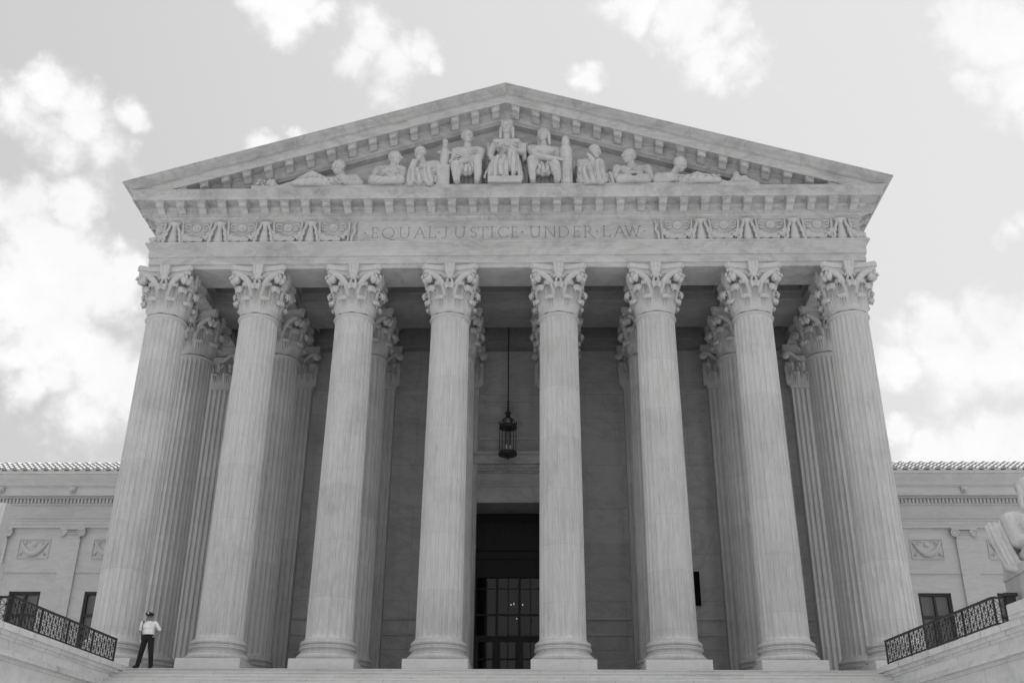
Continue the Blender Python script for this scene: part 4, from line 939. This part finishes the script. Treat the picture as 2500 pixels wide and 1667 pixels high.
# 5 seated youth looking right, left side
f = Fig(); x = -4.55
f.head((x+.18, -1.15, 19.42), 0.300, 1.15, .0, 'short'); f.c((x+.08, -1.05, 19.0), .15, (x+.14, -1.1, 19.3), .13)
f.c((x-.38, -1.0, 18.98), .19, (x+.36, -1.02, 19.0), .19); f.e((x, -1.05, 18.75), (.44, .28, .34)); f.e((x, -1.02, 18.42), (.42, .30, .36)); f.e((x, -1.1, 18.22), (.60, .4, .2))
f.limb([(x-.48, -1.0, 18.95), (x-.55, -1.15, 18.52), (x-.4, -1.42, 18.36)], [.18, .14, .1]); f.limb([(x+.48, -1.02, 18.95), (x+.5, -1.2, 18.55), (x+.1, -1.45, 18.40)], [.18, .14, .1]); f.hand((x+.06, -1.46, 18.38), (-1, -.1, -.1), (0, -1, .4), .14, .4); f.hand((x-.38, -1.45, 18.34), (.8, -.4, -.3), (0, -.6, 1), .13, .4)
f.limb([(x-.2, -1.15, 18.25), (x-.5, -1.45, 18.26), (x+.0, -1.52, 18.2)], [.2, .18, .14]); f.limb([(x+.2, -1.15, 18.25), (x+.46, -1.46, 18.26), (x+.05, -1.55, 18.18)], [.2, .18, .13]); f.e((x-.58, -1.3, 18.34), (.16, .18, .26))
f.folds([((x-.30, -1.22, 18.98), (x+.25, -1.30, 18.55)), ((x-.18, -1.22, 19.02), (x+.32, -1.28, 18.68)), ((x-.34, -1.22, 18.85), (x+.12, -1.32, 18.48))], .04); f.folds([((x-.1, -1.5, 18.35), (x+.4, -1.5, 18.25)), ((x-.3, -1.5, 18.26), (x+.3, -1.56, 18.16))], .045)
fig(f, 'seated_youth', 'carved clothed youth sitting between the reclining and old men, head turned right', sc=(-4.55, 1.08), drape=[('v', -4.55, .6, 18.42, 19.15, 12, .05), ('hang', -4.5, .8, 18.1, 18.42, 9, .05)])

# 6 reclining man, far left
f = Fig()
f.head((-6.62, -1.22, 18.93), 0.300, -.55, .15, 'short'); f.c((-6.46, -1.05, 18.62), .14, (-6.56, -1.14, 18.82), .13)
f.c((-6.62, -1.02, 18.55), .17, (-6.12, -1.0, 18.60), .19); f.e((-6.45, -1.1, 18.42), (.42, .28, .28)); f.e((-6.7, -1.1, 18.28), (.42, .28, .22))
f.limb([(-6.05, -1.02, 18.6), (-5.82, -1.2, 18.26), (-6.28, -1.48, 18.18)], [.18, .14, .09]); f.hand((-6.3, -1.49, 18.18), (-1, -.2, -.1), (0, -.5, 1), .14, .5); f.limb([(-6.75, -1.1, 18.5), (-6.95, -1.3, 18.32), (-6.8, -1.45, 18.2)], [.15, .12, .09])
f.limb([(-6.85, -1.1, 18.26), (-7.5, -1.28, 18.58), (-8.1, -1.2, 18.28), (-8.62, -1.2, 18.16)], [.22, .18, .13, .08]); f.limb([(-6.85, -1.3, 18.22), (-7.35, -1.48, 18.2), (-8.0, -1.45, 18.16)], [.2, .16, .12])
f.c((-7.45, -1.2, 18.62), .11, (-7.62, -1.2, 18.70), .06); f.c((-8.62, -1.2, 18.16), .08, (-8.75, -1.25, 18.24), .06)
f.folds([((-6.9, -1.45, 18.38), (-7.1, -1.52, 18.14)), ((-7.05, -1.46, 18.35), (-7.25, -1.54, 18.14)), ((-6.8, -1.46, 18.34), (-6.7, -1.54, 18.13)), ((-7.2, -1.36, 18.55), (-7.15, -1.5, 18.2))], .05)
fig(f, 'reclining_statue', 'carved reclining man at the left, legs stretched toward the left corner', sc=(-6.9, 1.14), drape=[('hang', -7.2, .9, 18.1, 18.6, 10, .06)])

# 7 far left plants and vessels
f = Fig(); rr = random.Random(5)
for i in range(22): f.ball((-9.72 + rr.uniform(0, .42), -1.2 + rr.uniform(-.2, .1), 18.16 + rr.uniform(0, .24)), rr.uniform(.035, .07), 8, 6)
f.c((-9.12, -1.15, 18.15), .18, (-9.16, -1.15, 18.42), .16); f.c((-9.16, -1.15, 18.4), .12, (-9.28, -1.15, 18.60), .05); f.e((-9.25, -1.2, 18.35), (.12, .2, .16)); f.e((-8.72, -1.2, 18.17), (.18, .14, .09)); f.e((-8.95, -1.2, 18.14), (.2, .16, .05))
fig(f, 'carved_plants', 'small carved plants and vessel in the left corner of the gable', 'carving', .022, 1)

# 8 thinker, right of the rod bundle
f = Fig(); x = 3.32
f.head((x+.22, -1.22, 19.72), 0.300, .95, .30, 'short', True); f.c((x+.05, -1.08, 19.32), .15, (x+.16, -1.15, 19.58), .13)
f.e((x-.08, -1.05, 19.1), (.42, .30, .40)); f.c((x-.34, -1.02, 19.25), .19, (x+.2, -1.0, 19.2), .18); f.e((x-.05, -1.05, 18.65), (.42, .33, .40)); f.e((x+.08, -1.1, 18.3), (.56, .38, .26)); f.e((x+.02, -1.24, 18.36), (.58, .32, .42))
f.limb([(x-.36, -1.1, 19.25), (x-.22, -1.4, 18.80), (x+.10, -1.40, 19.02)], [.19, .15, .11]); f.limb([(x+.24, -1.38, 18.75), (x+.14, -1.42, 19.15), (x-.02, -1.34, 19.48)], [.13, .12, .09]); f.hand((x-.0, -1.34, 19.46), (-.4, .1, .5), (-.5, -.8, 0), .13, .7)
f.limb([(x+.05, -1.15, 18.5), (x+.36, -1.50, 18.95), (x+.40, -1.46, 18.15)], [.27, .22, .2]); f.limb([(x+.2, -1.1, 18.45), (x+.72, -1.30, 18.5), (x+.86, -1.3, 18.15)], [.24, .18, .14])
f.c((x-.28, -1.4, 18.7), .16, (x-.12, -1.45, 18.15), .18); f.c((x+.1, -1.48, 18.55), .16, (x+.12, -1.5, 18.15), .17)
f.folds([((x-.48+.02*i, -1.25-.05*i, 19.05-.10*i), (x+.30, -1.5, 18.82-.1*i)) for i in range(6)], .045); f.folds([((x-.44, -1.25, 19.0), (x-.50, -1.25, 18.14)), ((x-.38, -1.34, 18.8), (x-.36, -1.4, 18.14)), ((x+.5, -1.48, 18.9), (x+.62, -1.46, 18.14)), ((x+.30, -1.56, 18.9), (x+.28, -1.58, 18.14))], .05)
f.e((x-.62, -1.0, 19.25), (.12, .1, .26)); f.slab(x-.55, x+.5, -.95, -.68, 18.05, 18.7)
fig(f, 'thinking_statue', 'carved draped man resting chin on hand, just right of the rod bundle', drape=[('hang', 3.3, 1.0, 18.1, 19.05, 10, .085)])

# 9 man with tablet, looking left
f = Fig(); x = 4.98
f.head((x-.10, -1.15, 19.42), 0.324, -1.0, .0, 'short'); f.c((x, -1.05, 18.98), .16, (x-.05, -1.1, 19.3), .14)
f.c((x-.42, -1.0, 18.92), .20, (x+.44, -1.0, 18.92), .20); f.e((x, -1.05, 18.70), (.50, .30, .36)); f.e((x, -1.05, 18.40), (.46, .32, .34)); f.e((x, -1.1, 18.22), (.64, .4, .18))
f.limb([(x-.52, -1.0, 18.9), (x-.66, -1.2, 18.40), (x-.30, -1.5, 18.32)], [.19, .15, .1]); f.limb([(x+.54, -1.0, 18.9), (x+.66, -1.2, 18.40), (x+.34, -1.5, 18.32)], [.19, .15, .1]); f.hand((x-.28, -1.52, 18.33), (.8, -.4, .1), (-.2, -.8, .6), .14, .5); f.hand((x+.32, -1.52, 18.33), (-.8, -.4, .1), (.2, -.8, .6), .14, .5)
f.slab(x-.30, x+.32, -1.62, -1.42, 18.40, 18.47); f.limb([(x-.25, -1.1, 18.22), (x-.5, -1.4, 18.22), (x, -1.5, 18.2)], [.18, .16, .14]); f.limb([(x+.25, -1.1, 18.22), (x+.5, -1.4, 18.22), (x, -1.5, 18.2)], [.18, .16, .14])
f.folds([((x-.14, -1.25, 19.0), (x+.0, -1.34, 18.78)), ((x+.14, -1.25, 19.0), (x+.0, -1.34, 18.78)), ((x-.4, -1.22, 18.8), (x-.25, -1.34, 18.5)), ((x+.42, -1.22, 18.8), (x+.27, -1.34, 18.5))], .04); f.c((x-.56, -1.08, 18.9), .2, (x-.60, -1.12, 18.6), .18); f.c((x+.56, -1.08, 18.9), .2, (x+.60, -1.12, 18.6), .18)
fig(f, 'reading_statue', 'carved short sleeved man holding a flat tablet, head turned left, right of the thinker', sc=(4.98, 1.06), drape=[('v', 4.98, .7, 18.55, 19.1, 12, .045)])

# 10 reclining man right
f = Fig()
f.head((6.88, -1.25, 18.92), 0.288, .75, .35, 'short'); f.c((6.62, -1.05, 18.62), .14, (6.78, -1.18, 18.8), .13)
f.c((6.20, -1.0, 18.55), .19, (6.72, -1.02, 18.52), .17); f.e((6.48, -1.1, 18.40), (.42, .28, .28)); f.e((6.75, -1.12, 18.26), (.40, .28, .2))
f.limb([(6.12, -1.02, 18.55), (6.02, -1.22, 18.24), (6.5, -1.48, 18.18)], [.18, .14, .09]); f.hand((6.52, -1.49, 18.18), (1, -.2, -.1), (0, -.5, 1), .14, .5); f.limb([(6.78, -1.1, 18.5), (7.15, -1.2, 18.42), (7.75, -1.3, 18.40)], [.13, .10, .07])
f.limb([(6.9, -1.12, 18.24), (7.42, -1.32, 18.40), (7.95, -1.25, 18.26), (8.4, -1.25, 18.16)], [.21, .17, .12, .08]); f.limb([(6.9, -1.3, 18.2), (7.45, -1.48, 18.18), (8.1, -1.45, 18.15)], [.18, .15, .1])
f.folds([((6.9, -1.44, 18.34), (7.1, -1.54, 18.13)), ((7.05, -1.44, 18.36), (7.28, -1.54, 18.13)), ((7.5, -1.4, 18.42), (8.0, -1.42, 18.3)), ((7.6, -1.36, 18.46), (8.15, -1.36, 18.36))], .045)
fig(f, 'reclining_statue', 'carved bare chested man reclining at the right, head bowed toward the right corner', sc=(7.0, 1.14), drape=[('hang', 7.5, .9, 18.1, 18.55, 10, .06)])

# 11 tortoise and hare at the right corner
f = Fig()
f.e((9.05, -1.2, 18.30), (.30, .26, .22)); f.e((8.72, -1.2, 18.2), (.14, .14, .1)); f.c((8.98, -1.2, 18.25), .17, (9.02, -1.2, 18.62), .12); f.c((9.02, -1.2, 18.66), .07, (9.28, -1.25, 18.22), .08); f.e((9.30, -1.2, 18.34), (.2, .18, .2), 0, 0, .5); f.e((9.58, -1.2, 18.2), (.22, .2, .12)); f.e((9.48, -1.25, 18.3), (.1, .1, .08))
fig(f, 'carved_animals', 'small carved hare and tortoise huddled in the right corner of the gable', 'carving', .022, 2)

# ------------------------------------------------------------------ seated statues on the flank walls
def throne(root, x0, x1, y0, y1, z0, z1, mat='figure'):
    return MB().box(x0, x1, y0, y1, z0, z1).build('seat_block', mat, root)
SR = empty('seated_statue', (14.22, -8.33, .985)); tag(SR, 'large white marble bare chested man seated on a block at the right edge', 'statue')
f = Fig()
f.head((-.02, -.10, 2.30), .30, .35, .0, 'long'); f.c((.02, .0, 1.72), .18, (0, -.04, 2.15), .16)
f.c((-.40, .05, 1.62), .22, (.46, .05, 1.62), .22); f.e((.0, -.02, 1.40), (.52, .32, .40)); f.e((-.2, -.25, 1.46), (.25, .13, .19)); f.e((.22, -.25, 1.46), (.25, .13, .19)); f.e((.0, .0, 1.0), (.40, .28, .46)); f.folds([((-.12, -.27, 1.2), (-.12, -.27, .85)), ((.12, -.27, 1.2), (.12, -.27, .85))], .07); f.e((.0, -.02, .70), (.56, .42, .28))
f.limb([(-.52, .05, 1.60), (-.50, -.10, 1.08), (.0, -.42, 1.10)], [.21, .175, .11]); f.hand((.02, -.43, 1.10), (1, -.2, 0), (0, -1, .2), .16, .3); f.limb([(.56, .05, 1.6), (.66, -.1, 1.1), (.5, -.5, 1.0)], [.21, .17, .11])
f.limb([(-.24, -.1, .72), (-.40, -.75, .72), (-.38, -.68, .0)], [.28, .23, .15]); f.limb([(.24, -.1, .72), (.42, -.75, .72), (.4, -.68, .0)], [.28, .23, .15])
f.folds([((-.5, -.1, .78-.05*i), (.2, -.5, .80-.09*i)) for i in range(5)], .055); f.folds([((-.5+.1*i, -.45-.05*i, .75), (-.42+.1*i, -.75, .3)) for i in range(5)], .05)
voxel(f, 'figure', 'figure', .02, 2, SR)
f = Fig()                                                   # cloak hanging from the chair back
for i in range(7):
    t = i / 6; dy = -.09 * (i % 2); rr_ = .034 + .012 * (i % 2)
    f.limb([(-1.05+.40*t, .16+dy*.4, 1.50+.07*t+.03*(i % 2)), (-1.00+.37*t, .05+dy, 1.05+.03*t), (-.92+.34*t, -.04+dy, .70+.05*t), (-.84+.30*t, -.12+dy, .42+.08*t)], [rr_, rr_, rr_*1.2, rr_*1.4])
f.c((-.98, .06, 1.40), .05, (-.78, -.06, .5), .07); f.c((-.86, .08, 1.45), .06, (-.66, -.04, .55), .08); f.c((-.76, .1, 1.5), .06, (-.58, -.02, .6), .08)
f.limb([(-.86, -.14, .46), (-.66, -.32, .34), (-.30, -.54, .42), (.1, -.66, .62)], [.06, .07, .09, .10]); f.limb([(-.80, -.06, .54), (-.5, -.28, .54), (.1, -.52, .74)], [.05, .07, .10]); f.limb([(-.72, -.16, .40), (-.48, -.42, .48), (.1, -.60, .70)], [.05, .06, .07])
f.limb([(-.62, -.30, .34), (-.40, -.55, .30), (-.1, -.72, .34)], [.06, .06, .06])
voxel(f, 'cloak', 'figure', .018, 1, SR)
b = MB(); b.box(-.70, .95, .32, .5, 0, 1.45); b.box(-.72, 1.1, -.78, .5, -.58, .47); b.box(-.78, 1.16, -.84, .54, -.84, -.581); b.box(-.75, 1.13, -.81, .52, .28, .36)
b.build('seat_block', 'figure', SR)
SL2 = empty('seated_statue', (-13.36, -9.31, .48)); tag(SL2, 'white marble seat slab of a statue cut off by the left edge', 'statue')
b = MB(); vs = []
b.prism([(.72, .9), (1.03, .9), (1.10, 2.08), (.78, 2.10)], -.75, -.35); b.box(-1.0, .70, -.8, .6, .0, .95)
b.build('seat_block', 'figure', SL2)
f = Fig(); f.head((-.2, -.2, 2.6), .3, 0, 0, 'long'); f.c((-.2, -.1, 2.0), .17, (-.2, -.15, 2.4), .16); f.c((-.55, -.1, 1.9), .2, (.15, -.1, 1.9), .2); f.e((-.2, -.1, 1.6), (.5, .34, .45)); f.e((-.2, -.1, 1.1), (.55, .4, .4)); f.limb([(.24, -.1, 1.9), (.42, -.3, 1.5), (.62, -.6, 1.75)], [.2, .15, .12]); f.limb([(-.4, -.2, 1.1), (-.45, -.95, 1.05), (-.45, -.9, .2)], [.3, .25, .2]); f.limb([(.0, -.2, 1.1), (.05, -.95, 1.05), (.05, -.9, .2)], [.3, .25, .2]); f.c((.5, -.5, 1.2), .14, (.62, -.55, 1.95), .12)
voxel(f, 'figure', 'figure', .035, 3, SL2)

SR.scale = (1.128,) * 3; SL2.scale = (1.0875,) * 3

# ------------------------------------------------------------------ the officer
OF = empty('person', (-11.17, -1.22, 0), 0); tag(OF, 'officer in dark cap, white short sleeved shirt and black trousers, hands on hips', 'person')
def bodyparts(g=0.):
    pass
hipL, hipR = (-.10, .02, .92), (.09, .02, .92)
kL, aL = (-.215, -.02, .47), (-.345, .02, .085); kR, aR = (.105, -.03, .48), (.085, .02, .085)
shL, shR = (-.175, .0, 1.405), (.255, .0, 1.405); elL, elR = (-.275, .10, 1.16), (.375, .10, 1.16); wrL, wrR = (-.205, -.01, 1.02), (.245, -.02, 1.02)
f = Fig()
f.head((.055, -.015, 1.565), .108, .05, .06, 'none'); f.c((.045, .01, 1.40), .055, (.05, .0, 1.50), .052)
f.c((-.13, 0, 1.39), .06, (.21, 0, 1.39), .06); f.e((.03, 0, 1.26), (.155, .10, .16)); f.e((.01, 0, 1.05), (.14, .095, .15)); f.e((0, 0, .95), (.15, .10, .11))
f.limb([hipL, kL, aL], [.085, .055, .04]); f.limb([hipR, kR, aR], [.085, .055, .04])
f.limb([shL, elL, wrL], [.055, .042, .030]); f.limb([shR, elR, wrR], [.055, .042, .030])
f.hand(wrL, (.5, -.45, -.5), (-.6, -.5, .3), .075, .35); f.hand(wrR, (-.5, -.45, -.5), (.6, -.5, .3), .075, .35)
voxel(f, 'body', 'skin', .0085, 2, OF)
f = Fig()
f.c((-.14, 0, 1.395), .068, (.22, 0, 1.395), .068); f.e((.03, -.005, 1.28), (.185, .125, .17)); f.e((.02, -.01, 1.13), (.172, .12, .16)); f.e((.015, -.005, 1.05), (.168, .115, .06)); f.c((.045, .0, 1.42), .075, (.05, 0, 1.445), .068)
def mid(a, b2, t): return tuple(a[i] + (b2[i] - a[i]) * t for i in range(3))
f.c(shL, .070, mid(shL, elL, .74), .062); f.c(shR, .070, mid(shR, elR, .74), .062)
f.slab(-.085, -.015, -.132, -.09, 1.235, 1.31); f.slab(.075, .145, -.132, -.09, 1.235, 1.31); f.e((.02, -.0, 1.12), (.176, .125, .15))
voxel(f, 'shirt', 'shirt', .0085, 3, OF)
f = Fig()
f.e((.005, 0, .965), (.175, .118, .085)); f.c((-.08, 0, .93), .105, (.08, 0, .93), .105)
f.limb([hipL, kL, (aL[0], aL[1], .10)], [.105, .083, .072]); f.limb([hipR, kR, (aR[0], aR[1], .10)], [.105, .083, .072])
voxel(f, 'trousers', 'black', .0085, 3, OF)
f = Fig(); f.lathe([(.10, 1.005), (.182, 1.005), (.182, 1.045), (.10, 1.045)], (0, 0, 0), 24); f.v = [(x*1.0 + .012, y*.7, z) for x, y, z in f.v]
f.slab(-.205, -.15, -.07, .05, .86, 1.02); f.slab(.165, .205, -.07, .04, .88, 1.02)
voxel(f, 'duty_belt', 'black', .0085, 1, OF)
f = Fig()
f.c((aL[0], .03, .045), .045, (aL[0]-.06, -.13, .035), .038); f.slab(aL[0]-.10, aL[0]+.04, -.15, .07, .0, .022)
voxel(f, 'shoe', 'black', .008, 2, OF)
f = Fig(); f.c((aR[0], .03, .045), .045, (aR[0]+.01, -.13, .035), .038); f.slab(aR[0]-.045, aR[0]+.055, -.16, .07, 0, .022)
voxel(f, 'shoe', 'black', .008, 2, OF)
f = Fig(); cx = .055
f.e((cx, .0, 1.700), (.150, .155, .040)); f.lathe([(.05, 1.625), (.108, 1.625), (.112, 1.68), (.05, 1.69)], (cx, .0, 0), 20); f.e((cx, -.12, 1.628), (.088, .075, .012), 0, .25); f.e((cx, -.06, 1.722), (.10, .08, .035))
voxel(f, 'cap', 'cap', .008, 2, OF)
MB().ball((cx, -.150, 1.700), (.022, .02, .036), 10, 6).build('cap_badge', 'badge', OF, smooth=True)
MB().ball((.125, -.125, 1.335), (.028, .012, .035), 10, 6).build('badge', 'badge', OF, smooth=True)
b = MB(); b.ball((-.115, -.075, 1.43), (.028, .035, .04), 10, 6); b.tube([(-.115, -.09, 1.40), (-.14, -.125, 1.28), (-.165, -.11, 1.10), (-.18, -.06, 1.02)], .009, 6); b.build('radio_microphone', 'black', OF, smooth=True)
for o in OF.children:                                       # he stands upright: legs straddle the body's own axis
    for v in o.data.vertices: v.co.x -= .15 * v.co.z
